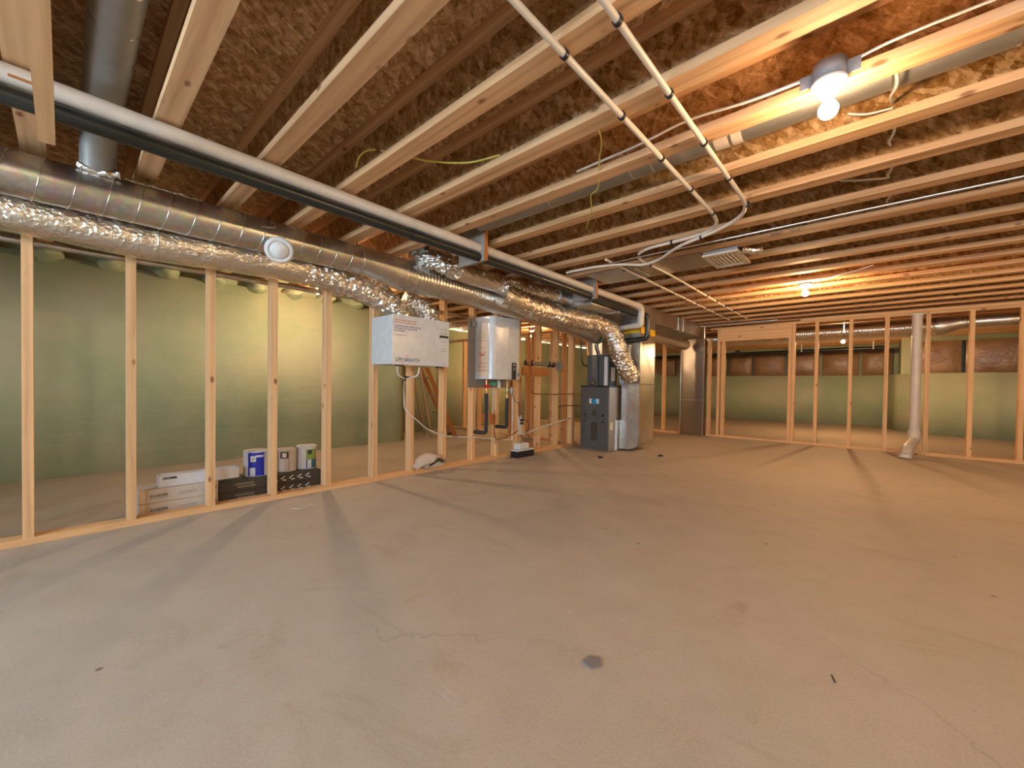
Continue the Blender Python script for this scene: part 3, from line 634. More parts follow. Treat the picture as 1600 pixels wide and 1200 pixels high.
single('hanger_block', MB().box(-1.30, -1.255, -.064, -.021, 1.866, 2.029), 'lumber_z', (-1.28, -.04, 1.866), 'upright wooden block hanging the cleat from the joist', 'block')
# galvanised pipe behind the left studs
single('conduit_pipe', MB().tube([(-3.60, YB+.02, 1.665), (-3.60, 0, 1.675), (-3.60, 3.2, 1.69)], .021, 20), 'galvanised', (-3.6, 0, 1.67), 'thin straight metal pipe running behind the left studs', 'pipe')

# ------------------------------------------------------------ PEX lines
def pex(label, pts, clips, rr=.0115):
    r = thing('water_tube', label, 'tube', pts[len(pts)//2], 'cream water tubes clipped under the joists')
    P = bend(pts, .1, 6) if len(pts) > 2 else pts
    part(r, 'tube_run', MB().tube(P, rr, 14), 'pex')
    for (x, y, z, dx, dy) in clips:
        d = Vector((dx, dy, 0)).normalized()
        part(r, 'clip', MB().tube([Vector((x, y, z))-d*.007, Vector((x, y, z))+d*.007], rr+.005, 12).box(x-.006, x+.006, y-.006, y+.006, z+rr, ZJ), 'black')
jy = [.355+.4105*k-.045 for k in range(-5, 19)]
PZ = 2.012
A = [(-.805, YB+.1, PZ), (-.805, 2.8, PZ), (-.83, 2.98, PZ), (-.93, 3.10, PZ), (-1.15, 3.135, PZ), (-1.40, 3.15, PZ), (-1.54, 3.25, PZ), (-1.585, 3.48, PZ), (-1.56, 3.75, PZ), (-1.555, 4.2, PZ), (-1.58, 6.1, PZ), (-1.58, 7.32, PZ)]
pex('cream clipped tube that swings sideways then runs on to the far wall', A,
    [(-.805, y, PZ, 0, 1) for y in jy if y < 2.8]+[(-1.2, 3.137, PZ, 1, 0), (-1.52, 3.24, PZ, 1, -1)]+[(-1.565, y, PZ, 0, 1) for y in jy if 3.5 < y < 7.2])
B = [(-.61, YB+.1, PZ-.001), (-.61, 2.72, PZ-.001), (-.645, 2.88, PZ-.002), (-.73, 2.99, PZ-.004), (-.90, 3.09, PZ-.014), (-1.15, 3.17, PZ-.026), (-1.42, 3.42, PZ-.028), (-1.60, 3.48, PZ-.026), (-1.72, 3.34, PZ-.02), (-1.95, 3.27, PZ-.02), (-2.20, 3.26, PZ-.02), (-2.26, 3.27, PZ-.02)]
pex('cream tube with black clips, the one of the pair nearer the big bulb', B, [(-.61, y, PZ-.001, 0, 1) for y in jy if y < 2.8]+[(-.98, 3.115, PZ-.018, 1, 0)])
pex('cream tube with black clips starting beyond the curved pair, closer to the trunk duct', [(-1.80, 3.20, PZ), (-1.815, 4.4, PZ), (-1.83, 7.32, PZ)], [(-1.82, y, PZ, 0, 1) for y in jy if 3.5 < y < 7.2])
# armoured conduit and sheet metal pan
single('armoured_cable', MB().tube([(-2.0, 3.295, 2.0), (-1.5, 3.29, 2.004), (-.6, 3.30, 2.006), (.5, 3.31, 2.008), (XR-.1, 3.31, 2.01)], .0085, 10), 'aluminium', (0, 3.3, 2.0), 'thin shiny metal conduit running along the underside between two joists', 'cable')
r = thing('joist_pan', 'brownish sheet metal panning closing a joist bay beside the white register', 'duct', (-1.6, 3.8, 2.02))
part(r, 'pan_sheet', MB().box(-2.24, -1.13, 3.555, 4.03, 2.0235, 2.0285), 'galvanised'); part(r, 'pan_end', MB().box(-1.75, -1.72, 3.6, 3.95, 2.005, 2.023), 'galv_dull')
r = thing('ceiling_register', 'cream ceiling register with slots beside a joist, with crumpled foil at one end', 'register', (-.98, 3.79, 2.0))
mb = MB().box(-1.115, -.845, 3.575, 3.62, 1.985, 1.999).box(-1.115, -.845, 3.965, 4.01, 1.985, 1.999).box(-1.115, -1.075, 3.62, 3.965, 1.985, 1.999).box(-.885, -.845, 3.62, 3.965, 1.985, 1.999)
part(r, 'frame', mb, 'register')
for i in range(6): part(r, 'louver', MB().obox((-1.055+i*.03, 3.79, 1.992), (0, 1, 0), (.8, 0, .6), (-.6, 0, .8), .172, .009, .0015), 'register')
part(r, 'boot_box', MB().box(-1.10, -.86, 3.60, 3.985, 1.9995, 2.0285), 'register_dark', 'metal boot above the slots')
part(r, 'boot_side', MB().box(-1.11, -.85, 3.586, 3.599, 2.0, 2.0285), 'galv_dull')
part(r, 'foil_tape', MB().tube(resample(smooth_path([(-.84, 3.66, 2.016), (-.80, 3.69, 2.006), (-.75, 3.71, 2.002), (-.71, 3.73, 2.006)], 6), .007), .028, 16, rf=lambda i, a, p, rr: rr*(1+.45*noise.noise(p*60))), 'foil', 'crumpled foil')
# thin pipe with hanger at the far wall
r = thing('conduit_pipe', 'thin silver pipe running under the joists just in front of the far header', 'pipe', (-1.7, 7.6, 1.99))
part(r, 'pipe_run', MB().tube([(-2.38, 7.62, 1.985), (-1.2, 7.62, 1.99)], .017, 16), 'aluminium'); part(r, 'coupling', MB().tube([(-1.72, 7.62, 1.988), (-1.62, 7.62, 1.988)], .021, 16), 'aluminium')
part(r, 'down_leg', MB().tube([(-2.3, 7.62, 1.97), (-2.3, 7.62, 1.76)], .012, 12), 'aluminium')
# ------------------------------------------------------------ cables
def cord(parent, pts, rr): part(parent, 'power_cord', MB().tube(smooth_path(pts, 8), rr, 8), 'black', 'black cord')
def wire(name, mat, label, pts, rr=.004, loc=None, per=8):
    P = smooth_path(pts, per); return single(name, MB().tube(P, rr, 8), mat, P[len(P)//2], label, 'cable')
wire('electric_cable', 'romex', 'grey flat cable running along the joist into the big bulb box', [(-1.25, 1.89, 2.075), (-.9, 1.885, 2.08), (-.66, 1.885, 2.10), (-.42, 1.885, 2.075), (-.21, 1.87, 2.06)], .006)
wire('electric_cable', 'romex', 'white cable leaving the big bulb box along the joist to the frame edge', [(-.10, 1.87, 2.06), (.05, 1.885, 2.085), (.4, 1.885, 2.08), (1.2, 1.885, 2.08)], .005)
for i, (y0, lab) in enumerate(((2.0, 'white cable hanging across the bay with the grey round duct'), (2.40, 'pale cable crossing the first bay past the grey round duct'), (2.81, 'pale cable crossing the second bay past the grey round duct'), (3.22, 'pale cable crossing the third bay past the grey round duct'))):
    wire('electric_cable', 'romex', lab, [(.02, y0+.01, 2.10), (.03, y0+.12, 2.075 if i else 2.06), (.015, y0+.24, 2.085), (.02, y0+.345, 2.11)], .006)
wire('electric_cable', 'romex', 'pale cable end curling sideways out of the second bay past the grey round duct', [(.01, 3.10, 2.09), (-.05, 3.04, 2.08), (-.12, 3.01, 2.085), (-.19, 2.99, 2.10)], .006)
wire('electric_cable', 'romex', 'pale cable end sticking out of the first bay beside the big bulb', [(.02, 2.30, 2.065), (-.06, 2.27, 2.06), (-.12, 2.245, 2.075)], .004)
wire('electric_cable', 'romex', 'white cable curving away from the second bare bulb along a joist', [(-.55, 5.33, 2.04), (-.42, 5.25, 2.028), (-.30, 5.10, 2.022), (-.18, 5.02, 2.022), (-.06, 4.93, 2.03)], .006)
wire('yellow_cable', 'yellow_wire', 'yellow wire sagging between two joists above the long white pipe', [(-1.93, 1.10, 2.10), (-1.86, 1.20, 2.09), (-1.78, 1.30, 2.075), (-1.62, 1.42, 2.06), (-1.46, 1.50, 2.075)], .005)
wire('yellow_cable', 'yellow_wire', 'yellow wire arching up over one joist beside the sagging one', [(-2.16, 1.085, 2.09), (-2.08, 1.06, 2.105), (-2.02, 1.07, 2.12), (-1.96, 1.085, 2.11)], .005)
wire('yellow_cable', 'yellow_wire', 'yellow wire dropping behind the black pipe near the spiral duct', [(-2.86, .80, 2.10), (-2.83, .90, 2.085), (-2.80, 1.0, 2.08), (-2.72, 1.09, 2.09)], .005)
wire('yellow_cable', 'yellow_wire', 'thin yellow wire crossing three bays beside the clipped tubes', [(-.96, 1.60, 2.07), (-.99, 1.70, 2.05), (-1.09, 1.85, 2.05), (-1.20, 2.03, 2.022), (-1.30, 2.12, 2.04), (-1.38, 2.26, 2.022), (-1.52, 2.44, 2.022), (-1.62, 2.58, 2.06)], .0035)
single('copper_pipe', MB().tube(bend([(-3.35, 1.62, 2.20), (-3.22, 1.62, 2.17), (-3.20, 1.62, 1.99)], .03), .008, 10), 'copper', (-3.2, 1.62, 2.0), 'thin copper line rising between joists behind the spiral duct', 'pipe')

# ------------------------------------------------------------ white ventilator box
r = thing('air_exchanger', 'white box ventilator with red and blue lettering, hung below the foil ducts', 'ventilator', (-3.2, 2.15, 1.06))
x1 = -3.03
part(r, 'casing', MB().box(XL+.004, x1-.012, 1.852, 2.448, 1.062, 1.48), 'enamel_side', bevel=.004)
fd = part(r, 'front_door', MB().box(x1-.011, x1, 1.846, 2.452, 1.058, 1.484), 'enamel', 'flat white front door', bevel=.003)
text(fd, 'logo_lettering', 'LIFE', .046, (x1+.0004, 1.875, 1.088), '+X', 'print_black', .25, .95)
text(fd, 'logo_lettering', 'BREATH', .046, (x1+.0004, 1.958, 1.088), '+X', 'print_blue', .25, .95)
part(fd, 'logo_mark', MB().obox((x1+.0005, 1.985, 1.137), (0, 1, 0), (0, 0, 1), (1, 0, 0), .006, .004, .0006).obox((x1+.0005, 2.003, 1.141), (0, 1, 0), (0, .3, 1), (1, 0, 0), .005, .006, .0006).obox((x1+.0005, 1.948, 1.076), (0, 1, 0), (0, 0, 1), (1, 0, 0), .006, .004, .0006), 'print_red', 'small red marks of the logo')
for k, (s, z, m) in enumerate((('THIS IS ENERGY RECOVERY', 1.432, 'print_red'), ('VENTILATOR UNIT MODEL', 1.412, 'print_red'), ('CLEAN EFFICIENT VENTILATION', 1.382, 'print_blue'), ('FOR HEALTHY INDOOR AIR', 1.362, 'print_blue'), ('& COMFORT', 1.342, 'print_blue'), ('', 1.3, 'chip'))):
    if s: text(fd, 'printed_line', s, .019, (x1+.0004, 1.868, z), '+X', m, 0, .95)
part(fd, 'printed_line', MB().box(x1, x1+.0007, 1.868, 1.99, 1.308, 1.312), 'chip')
st = part(fd, 'data_sticker', MB().box(x1, x1+.0008, 2.335, 2.445, 1.16, 1.46), 'enamel_side', 'grey data sticker')
part(st, 'black_bar', MB().box(x1+.0008, x1+.0016, 2.338, 2.442, 1.328, 1.350), 'print_black')
part(st, 'fine_print', MB().box(x1+.0008, x1+.0014, 2.345, 2.43, 1.365, 1.37).box(x1+.0008, x1+.0014, 2.345, 2.43, 1.385, 1.388).box(x1+.0008, x1+.0014, 2.345, 2.43, 1.405, 1.41).box(x1+.0008, x1+.0014, 2.355, 2.425, 1.29, 1.293).box(x1+.0008, x1+.0014, 2.35, 2.42, 1.20, 1.204).box(x1+.0008, x1+.0014, 2.35, 2.42, 1.22, 1.224), 'chip')
for y in (1.94, 2.37): part(r, 'latch', MB().box(x1-.05, x1-.02, y-.035, y+.035, 1.048, 1.061), 'black', 'black foot latch')
wire('drain_hose', 'romex', 'clear looped drain hose hanging under the white ventilator box', [(-3.08, 1.93, 1.05), (-3.09, 1.935, 1.02), (-3.12, 1.97, .97), (-3.14, 2.04, .948), (-3.13, 2.11, .955), (-3.11, 2.16, .98), (-3.10, 2.17, 1.05)], .008)
single('hose_tee', MB().tube([(-3.14, 2.0, .953), (-3.14, 2.10, .953)], .010, 10).tube([(-3.14, 2.05, .95), (-3.14, 2.05, .92)], .009, 10), 'black', (-3.14, 2.05, .95), 'black hose tee at the bottom of the drain loop', 'fitting')
wire('drain_hose', 'romex', 'pale drain hose trailing from the ventilator loop low along the studs toward the pump', [(-3.15, 2.05, .92), (-3.3, 2.14, .86), (XL+.012, 2.19, .78), (XL+.012, 2.20, .66), (XL+.012, 2.27, .585), (XL+.006, 2.35, .53), (XL-.02, 2.5, .43), (XL+.012, 2.70, .35), (XL-.02, 2.9, .32), (XL+.012, 3.12, .30), (XL-.02, 3.3, .27), (XL+.012, 3.5, .24), (XL+.03, 3.72, .215)], .006)

# ------------------------------------------------------------ water heater
single('backing_board', MB().box(XL+.002, XL+.016, 3.00, 3.66, .862, 1.63), 'cement', (XL, 3.3, .862), 'rough grey backing board screwed to the studs behind the water heater', 'board')
WH = r = thing('water_heater', 'white wall-hung tankless water heater with a black control panel', 'water heater', (-3.2, 3.35, .955))
xa, xb_ = XL+.018, -3.09
poly = [(xa, 3.10), (xb_-.05, 3.10), (xb_-.02, 3.115), (xb_-.004, 3.15), (xb_, 3.20), (xb_+.004, 3.35), (xb_, 3.50), (xb_-.004, 3.54), (xb_-.03, 3.58), (xb_-.06, 3.592), (xa, 3.592)]
o = part(r, 'casing', MB().prism(poly, lambda a, b, t_: (a, b, .957+.69*t_)), 'enamel', bevel=.006)
part(r, 'top_bracket', MB().box(xa, xa+.03, 3.03, 3.10, 1.54, 1.60), 'galv_dull')
pn = part(r, 'control_panel', MB().box(xb_+.0015, xb_+.012, 3.405, 3.478, .96, 1.15), 'black', 'black control panel', bevel=.004)
part(pn, 'display', MB().box(xb_+.012, xb_+.0135, 3.42, 3.463, 1.065, 1.095), 'chip', 'small grey display'); part(pn, 'logo_chip', MB().box(xb_+.012, xb_+.0135, 3.425, 3.455, 1.118, 1.130), 'white')
part(r, 'blue_sticker', MB().box(xb_-.0015, xb_+.0035, 3.515, 3.537, .995, 1.035), 'badge', 'small blue sticker')
st = part(r, 'instruction_sticker', MB().box(-3.325, -3.165, 3.097, 3.0995, .985, 1.61), 'label', 'pinkish instruction sticker on the side')
part(st, 'fine_print', MB().box(-3.315, -3.175, 3.0955, 3.0968, 1.38, 1.384).box(-3.315, -3.175, 3.0955, 3.0968, 1.30, 1.304).box(-3.315, -3.175, 3.0955, 3.0968, 1.25, 1.256).box(-3.315, -3.175, 3.0955, 3.0968, 1.13, 1.136).box(-3.315, -3.175, 3.0955, 3.0968, 1.09, 1.096).box(-3.315, -3.175, 3.0955, 3.0968, 1.05, 1.056).box(-3.29, -3.21, 3.0955, 3.0968, 1.215, 1.235), 'print_red', 'red rules and letters')
mb = MB()
for i in range(9): mb.box(-3.31, -3.18, 3.0955, 3.0966, 1.41+i*.02, 1.4125+i*.02)
part(st, 'small_text', mb, 'chip')
def pipe(name, mat, label, pts, rr, rad=.03, n=14): return single(name, MB().tube(bend(pts, rad) if len(pts) > 2 else pts, rr, n), mat, pts[0], label, 'pipe')
xm = -3.24
pipe('copper_stub', 'copper', 'copper stub under the near corner of the water heater', [(xm, 3.16, .953), (xm, 3.16, .80)], .011)
single('isolation_valve', MB().box(xm-.02, xm+.02, 3.135, 3.185, .86, .90).box(xm-.012, xm+.012, 3.18, 3.235, .872, .886), 'red', (xm, 3.16, .87), 'red-handled valve under the near corner of the water heater', 'valve')
single('isolation_valve', MB().box(xm-.02, xm+.02, 3.245, 3.285, .885, .925).box(xm-.01, xm+.01, 3.2, 3.25, .90, .912), 'greenmark', (xm, 3.26, .9), 'green-handled valve under the middle of the water heater', 'valve')
pipe('insulated_pipe', 'rubber', 'nearer of two black foam-sleeved pipes under the water heater', [(xm, 3.16, .80), (xm, 3.16, .36), (-3.40, 3.12, .36)], .021, .03, 18)
pipe('insulated_pipe', 'rubber', 'farther of two black foam-sleeved pipes under the water heater', [(xm, 3.50, .74), (xm, 3.50, .40), (-3.38, 3.46, .40)], .021, .03, 18)
pipe('copper_stub', 'brass', 'brass stub pipe above the farther black sleeve', [(xm, 3.50, .953), (xm, 3.50, .74)], .010)
single('drain_valve', MB().tube([(xm, 3.50, .84), (xm+.04, 3.54, .84)], .013, 12).tube([(xm+.04, 3.53, .87), (xm+.04, 3.53, .79)], .011, 12).tube([(xm, 3.47, .80), (xm+.03, 3.56, .79)], .008, 10), 'galv_dull', (xm, 3.5, .84), 'silver drain valve cluster above the farther black sleeve', 'valve')
pipe('copper_stub', 'pvc', 'pale pipe stub hanging under the middle of the water heater', [(xm, 3.36, .953), (xm, 3.36, .86)], .022)
pipe('condensate_pipe', 'pvc', 'thin white vertical pipe from the water heater down to the pump', [(-3.35, 3.72, .86), (-3.35, 3.72, .215)], .011)
pipe('water_pipe', 'pvc', 'white thin vertical pipe between the two black sleeves', [(xm-.05, 3.32, .87), (xm-.05, 3.32, .56)], .009)
single('pipe_block', MB().box(-3.46, -3.30, 3.30, 3.345, .44, .57), 'orange', (-3.38, 3.32, .44), 'brown wooden block between the sleeved pipes', 'block')
cord(WH, [(-3.20, 3.53, .95), (-3.22, 3.56, .85), (-3.28, 3.66, .74), (-3.34, 3.78, .68), (-3.345, 3.84, .66), (-3.345, 3.85, .48)], .004)
pipe('copper_pipe', 'copper_dull', 'copper gas line rising along the stud behind the power bar', [(-3.36, 3.885, 1.0), (-3.36, 3.885, .52)], .009)
wire('gas_tube', 'copper_dull', 'thin brown tube sweeping low under the water heater to the power bar', [(-3.33, 3.38, .60), (-3.335, 3.39, .38), (-3.34, 3.42, .265), (-3.34, 3.52, .25), (-3.34, 3.68, .28), (-3.34, 3.82, .325)], .007)
# power bar and condensate pump
r = thing('power_bar', 'white upright outlet strip with two black plugs on the stud above the pump', 'power bar', (-3.36, 3.93, .3))
part(r, 'strip_body', MB().box(-3.383, -3.355, 3.86, 3.905, .27, .51), 'white', bevel=.004)
for z in (.455, .415): part(r, 'plug', MB().box(-3.354, -3.325, 3.865, 3.905, z-.011, z+.011), 'black', bevel=.003)
cord(r, [(-3.325, 3.885, .455), (-3.30, 3.93, .45), (-3.30, 3.99, .38), (-3.31, 3.97, .31), (-3.33, 3.93, .27)], .0045)
cord(r, [(-3.34, 3.88, .27), (-3.31, 3.86, .24), (-3.28, 3.89, .19), (-3.28, 3.95, .17), (-3.29, 4.0, .20), (-3.31, 3.97, .28)], .0045)
r = thing('condensate_pump', 'small condensate pump with a white motor cover on a black tank, on the floor', 'pump', (-3.3, 3.9, 0))
part(r, 'tank', MB().box(-3.365, -3.245, 3.71, 4.03, .002, .078), 'black', 'black water tank', bevel=.006)
part(r, 'tank_lid', MB().box(-3.362, -3.25, 3.715, 4.025, .079, .098), 'white', bevel=.004); part(r, 'motor_cover', MB().box(-3.355, -3.265, 3.76, 3.95, .099, .175), 'white', bevel=.012)
pipe('condensate_pipe', 'pvc', 'white slanting plastic pipe along the studs from the pump toward the furnace', [(-3.33, 3.90, .275), (-3.355, 4.4, .345), (-3.36, 5.0, .42)], .011)
# manifold
r = thing('pipe_manifold', 'dark pipe manifold with grey valve body across the studs beyond the water heater', 'manifold', (-3.36, 4.2, 1.17))
part(r, 'manifold_pipe', MB().tube([(-3.35, 3.90, 1.165), (-3.35, 4.62, 1.19)], .014, 14), 'brass')
part(r, 'valve_body', MB().tube([(-3.345, 4.13, 1.18), (-3.345, 4.42, 1.19)], .024, 18), 'galv_dull', 'grey valve body')
for y in (3.95, 4.02, 4.08, 4.46, 4.55): part(r, 'brass_fitting', MB().tube([(-3.35, y-.014, 1.17), (-3.35, y+.014, 1.172)], .025, 12).tube([(-3.345, y, 1.19), (-3.34, y, 1.225)], .012, 10), 'black' if y != 4.02 else 'copper')
part(r, 'support_board', MB().box(XL+.001, XL+.02, 3.92, 4.47, 1.02, 1.13), 'orange', 'orange-brown wooden backer')
single('pressure_switch', MB().box(XL+.002, XL+.03, 4.66, 4.80, 1.11, 1.235), 'boxgrey', (XL, 4.72, 1.1), 'small grey switch box beside the pipe manifold', 'switch', bevel=.004)
for (y0, z1_, lab) in ((4.03, 1.7, 'copper riser above the near end of the pipe manifold'), (4.14, 1.62, 'second copper riser above the pipe manifold')):
    pipe('copper_pipe', 'copper_dull', lab, [(-3.352, y0, 1.2), (-3.352, y0, z1_)], .008)
wire('gas_tube', 'copper_dull', 'thin brown tube running along the studs from the manifold to the furnace', [(-3.35, 4.08, 1.14), (-3.35, 4.08, .85), (-3.35, 4.10, .80), (-3.35, 4.2, .785), (-3.355, 4.6, .775), (-3.33, 4.95, .78), (-3.17, 5.0, .78)], .006)
wire('gas_tube', 'rubber', 'thin dark tube low on the studs entering the furnace side', [(-3.36, 4.7, .60), (-3.35, 4.9, .61), (-3.25, 4.98, .61), (-3.165, 5.0, .61)], .006)

# ------------------------------------------------------------ cartons and paint cans behind the studs
def carton(label, y0, y1, x0, x1_, z0, z1, mat, prints=()):
    r = thing('carton', label, 'box', ((x0+x1_)/2, (y0+y1)/2, z0), 'long cartons behind the left studs')
    part(r, 'box_body', MB().box(x0, x1_, y0, y1, z0, z1), mat, bevel=.002)
    return r
xc = -3.50
for i, z0 in enumerate((.004, .095)):
    r = carton('beige long carton with dark lettering behind the left studs, %s of the two' % ('bottom' if i == 0 else 'top'), .318, .742, -3.72, xc, z0, z0+.089, 'carton')
    text(r, 'carton_lettering', 'ECOINTER', .026, (xc+.001, .375, z0+.035), '+X', 'print_black', 0, .72, fat=.0003)
    part(r, 'print_band', MB().box(xc+.0005, xc+.0015, .52, .62, z0+.046, z0+.049).box(xc+.0005, xc+.0015, .52, .62, z0+.034, z0+.036).box(xc+.0005, xc+.0015, .375, .465, z0+.026, z0+.028), 'chip')
    part(r, 'round_logo', MB().lathe([(0, .0005), (.024, .0005), (.024, .002), (0, .002)], (xc, .705, z0+.045), (1, 0, 0), 24), 'print_black', 'round dark logo')
    part(r, 'pink_end_flap', MB().box(xc+.0003, xc+.0012, .319, .350, z0+.002, z0+.087), 'label')
for i, z0 in enumerate((.004, .085)):
    r = carton('black printed long carton under the paint cans, %s of the two' % ('lower' if i == 0 else 'upper'), .748, 1.462, -3.74, xc, z0, z0+.079, 'carton_black')
    text(r, 'carton_lettering', 'LAMINATE FLOOR', .017, (xc+.001, .84, z0+.046), '+X', 'print_tan', 0, .9); text(r, 'carton_lettering', 'PREMIUM PLANK', .017, (xc+.001, .86, z0+.024), '+X', 'print_tan', 0, .9)
    for k in range(5):
        y = 1.105+.062*k
        part(r, 'pictogram', MB().obox((xc+.001, y, z0+.05), (0, 1, .6), (0, -.6, 1), (1, 0, 0), .018, .004, .0008).obox((xc+.001, y+.012, z0+.03), (0, 1, -.1), (0, .1, 1), (1, 0, 0), .014, .004, .0008), 'carton_white')
r = thing('open_carton', 'open white shallow carton lying on top of the beige cartons', 'box', (-3.54, .64, .19), 'long cartons behind the left studs')
y0, y1, z0, z1, a0, a1 = .42, .872, .186, .262, -3.60, -3.515
part(r, 'tray', MB().box(a0, a1, y0, y1, z0, z0+.003).box(a0, a0+.003, y0, y1, z0+.003, z1).box(a1-.003, a1, y0, y1, z0+.003, z1).box(a0+.003, a1-.003, y0, y0+.003, z0+.003, z1).box(a0+.003, a1-.003, y1-.003, y1, z0+.003, z1), 'carton_white')
text(r, 'carton_lettering', 'CROMER', .02, (a1+.001, .437, z0+.05), '+X', 'print_black', 0, .95, fat=.0009)
def can(y, x, z, rr, h, label, pm, wm='carton_white', extra=None):
    r = thing('paint_can', label, 'paint can', (x, y, z), 'paint cans on the black cartons')
    part(r, 'can_body', MB().lathe([(0, 0), (rr, 0), (rr+.002, .004), (rr, .008), (rr, h-.008), (rr+.002, h-.003), (rr-.004, h), (rr-.012, h-.004), (0, h-.004)], (x, y, z), n=40), wm)
    def patch(nm, a0_, a1_, z0_, z1_, m, e=.0012, lb=None):
        n = 10; vs = []; 
        for k in range(n+1):
            a = a0_+(a1_-a0_)*k/n
            for q in (z0_, z1_): vs.append((x+(rr+e)*math.cos(a), y+(rr+e)*math.sin(a), z+q))
        part(r, nm, MB().add(vs, [(2*k, 2*k+2, 2*k+3, 2*k+1) for k in range(n)], True), m, lb)
    for p in pm: patch(*p)
    P = [(x+rr*.1, y-rr, z+h-.02), (x+rr*.5, y-rr*.6, z+h+.01), (x+rr*.7, y, z+h+.016), (x+rr*.5, y+rr*.6, z+h+.01), (x+rr*.1, y+rr, z+h-.02)]
    part(r, 'wire_handle', MB().tube(smooth_path(P, 6), .0018, 6), 'galv_dull')
zc = .166
can(1.02, -3.62, zc, .092, .195, 'white paint can with a blue label and a round emblem, behind a stud', [('blue_label', -.95, .25, .004, .185, 'royal', .0012, 'royal blue label'), ('emblem', -.75, -.35, .115, .16, 'carton_white', .002), ('price_sticker', -.80, -.40, .008, .07, 'carton_white', .002), ('emblem', -.60, -.5, .13, .145, 'green_label', .003), ('wave_band', -.35, .2, .15, .165, 'carton_white', .002)])
can(1.235, -3.62, zc, .072, .185, 'cream paint can with a brown square label, in the middle', [('brown_label', -1.0, -.15, .11, .165, 'carton_black', .0012, 'dark brown square label'), ('swirl', -.75, -.35, .12, .155, 'label', .002), ('side_seam', -.12, -.08, .01, .165, 'chip', .002)], 'carton')
can(1.395, -3.625, zc, .078, .195, 'pale blue paint can with a green and blue label, farthest along', [('blue_label', -.42, .75, .008, .08, 'teal', .0012, 'deep blue lower label'), ('green_label', -.42, .75, .08, .165, 'green_label', .0012, 'green label'), ('black_seal', -.25, .15, .125, .16, 'print_black', .002), ('price_sticker', -.28, .1, .01, .08, 'carton_white', .002)])

# white rag-covered fixture on the bottom plate
mb = MB(); g = 14; vs = []
for a in range(g+1):
    for b in range(g+1):
        u, v_ = a/g, b/g
        y = 2.30+.40*u; prof = math.sin(math.pi*min(1, u*.93+.03))**.6
        x = XL-.06+.14*v_; z = .045+.135*prof*(1-.55*v_**2.2*(1 if u < .55 else .35))+.006*noise.noise(Vector((x*20, y*20, 0)))
        vs.append((x, y, z))
mb.add(vs, [(a*(g+1)+b, a*(g+1)+b+1, (a+1)*(g+1)+b+1, (a+1)*(g+1)+b)[::-1] for a in range(g) for b in range(g)], True)
r = thing('light_fixture', 'pale domed fixture lying on the bottom plate near the ventilator studs', 'fixture', (XL, 2.5, .04))
part(r, 'shell', mb, 'rag', 'curved pinkish-white shell'); r_s = r.children[0].modifiers.new('thick', 'SOLIDIFY'); r_s.thickness = .005
part(r, 'inner_tray', MB().box(XL-.05, XL+.04, 2.42, 2.66, .042, .10), 'carton', bevel=.01)
part(r, 'wire_bundle', MB().tube(smooth_path([(XL+.045, 2.47, .07), (XL+.055, 2.53, .10), (XL+.05, 2.58, .12), (XL+.06, 2.63, .09)], 6), .009, 8), 'rubber')
# step ladder behind the studs
r = thing('step_ladder', 'folded step ladder with shiny rails standing behind the left studs', 'ladder', (-5.3, 4.2, 0))
def rail(nm, p0, p1, m, wdt=.03): 
    d = (Vector(p1)-Vector(p0)); part(r, nm, MB().obox((Vector(p0)+Vector(p1))/2, d, d.cross(Vector((0, 0, 1))), d.cross(d.cross(Vector((0, 0, 1)))), d.length/2, wdt*.5, wdt), m)
rail('front_rail', (-5.25, 3.62, 1.50), (-5.25, 4.40, .03), 'orange'); rail('front_rail', (-5.60, 3.72, 1.50), (-5.66, 4.62, .03), 'orange')
rail('back_rail', (-5.25, 3.60, 1.50), (-5.30, 3.95, .03), 'aluminium', .022); rail('back_rail', (-5.60, 3.70, 1.50), (-5.62, 4.05, .03), 'aluminium', .022)
for k in range(5):
    t_ = .15+k*.19; part(r, 'step', MB().box(-5.60, -5.26, 3.66+.80*t_-.05, 3.66+.80*t_+.03, 1.5*(1-t_)-.012, 1.5*(1-t_)+.012), 'galv_dull')
for p in ((-5.25, 4.41), (-5.66, 4.63)): part(r, 'rubber_foot', MB().box(p[0]-.03, p[0]+.03, p[1]-.04, p[1]+.03, .001, .03), 'black')
# wall outlet with plug behind the ventilator
r = thing('wall_outlet', 'white outlet box with a black plug and looped cord beside the ventilator', 'outlet', (XL-.05, 2.58, 1.12))
part(r, 'outlet_box', MB().box(XL-.086, XL-.03, 2.56, 2.66, 1.075, 1.20), 'white', bevel=.004); part(r, 'plug', MB().box(XL-.029, XL, 2.59, 2.62, 1.145, 1.17), 'black')
cord(r, [(XL+.002, 2.605, 1.157), (XL+.02, 2.66, 1.16), (XL+.02, 2.70, 1.12), (XL+.01, 2.66, 1.09), (XL, 2.56, 1.09), (XL+.03, 2.47, 1.09)], .005)

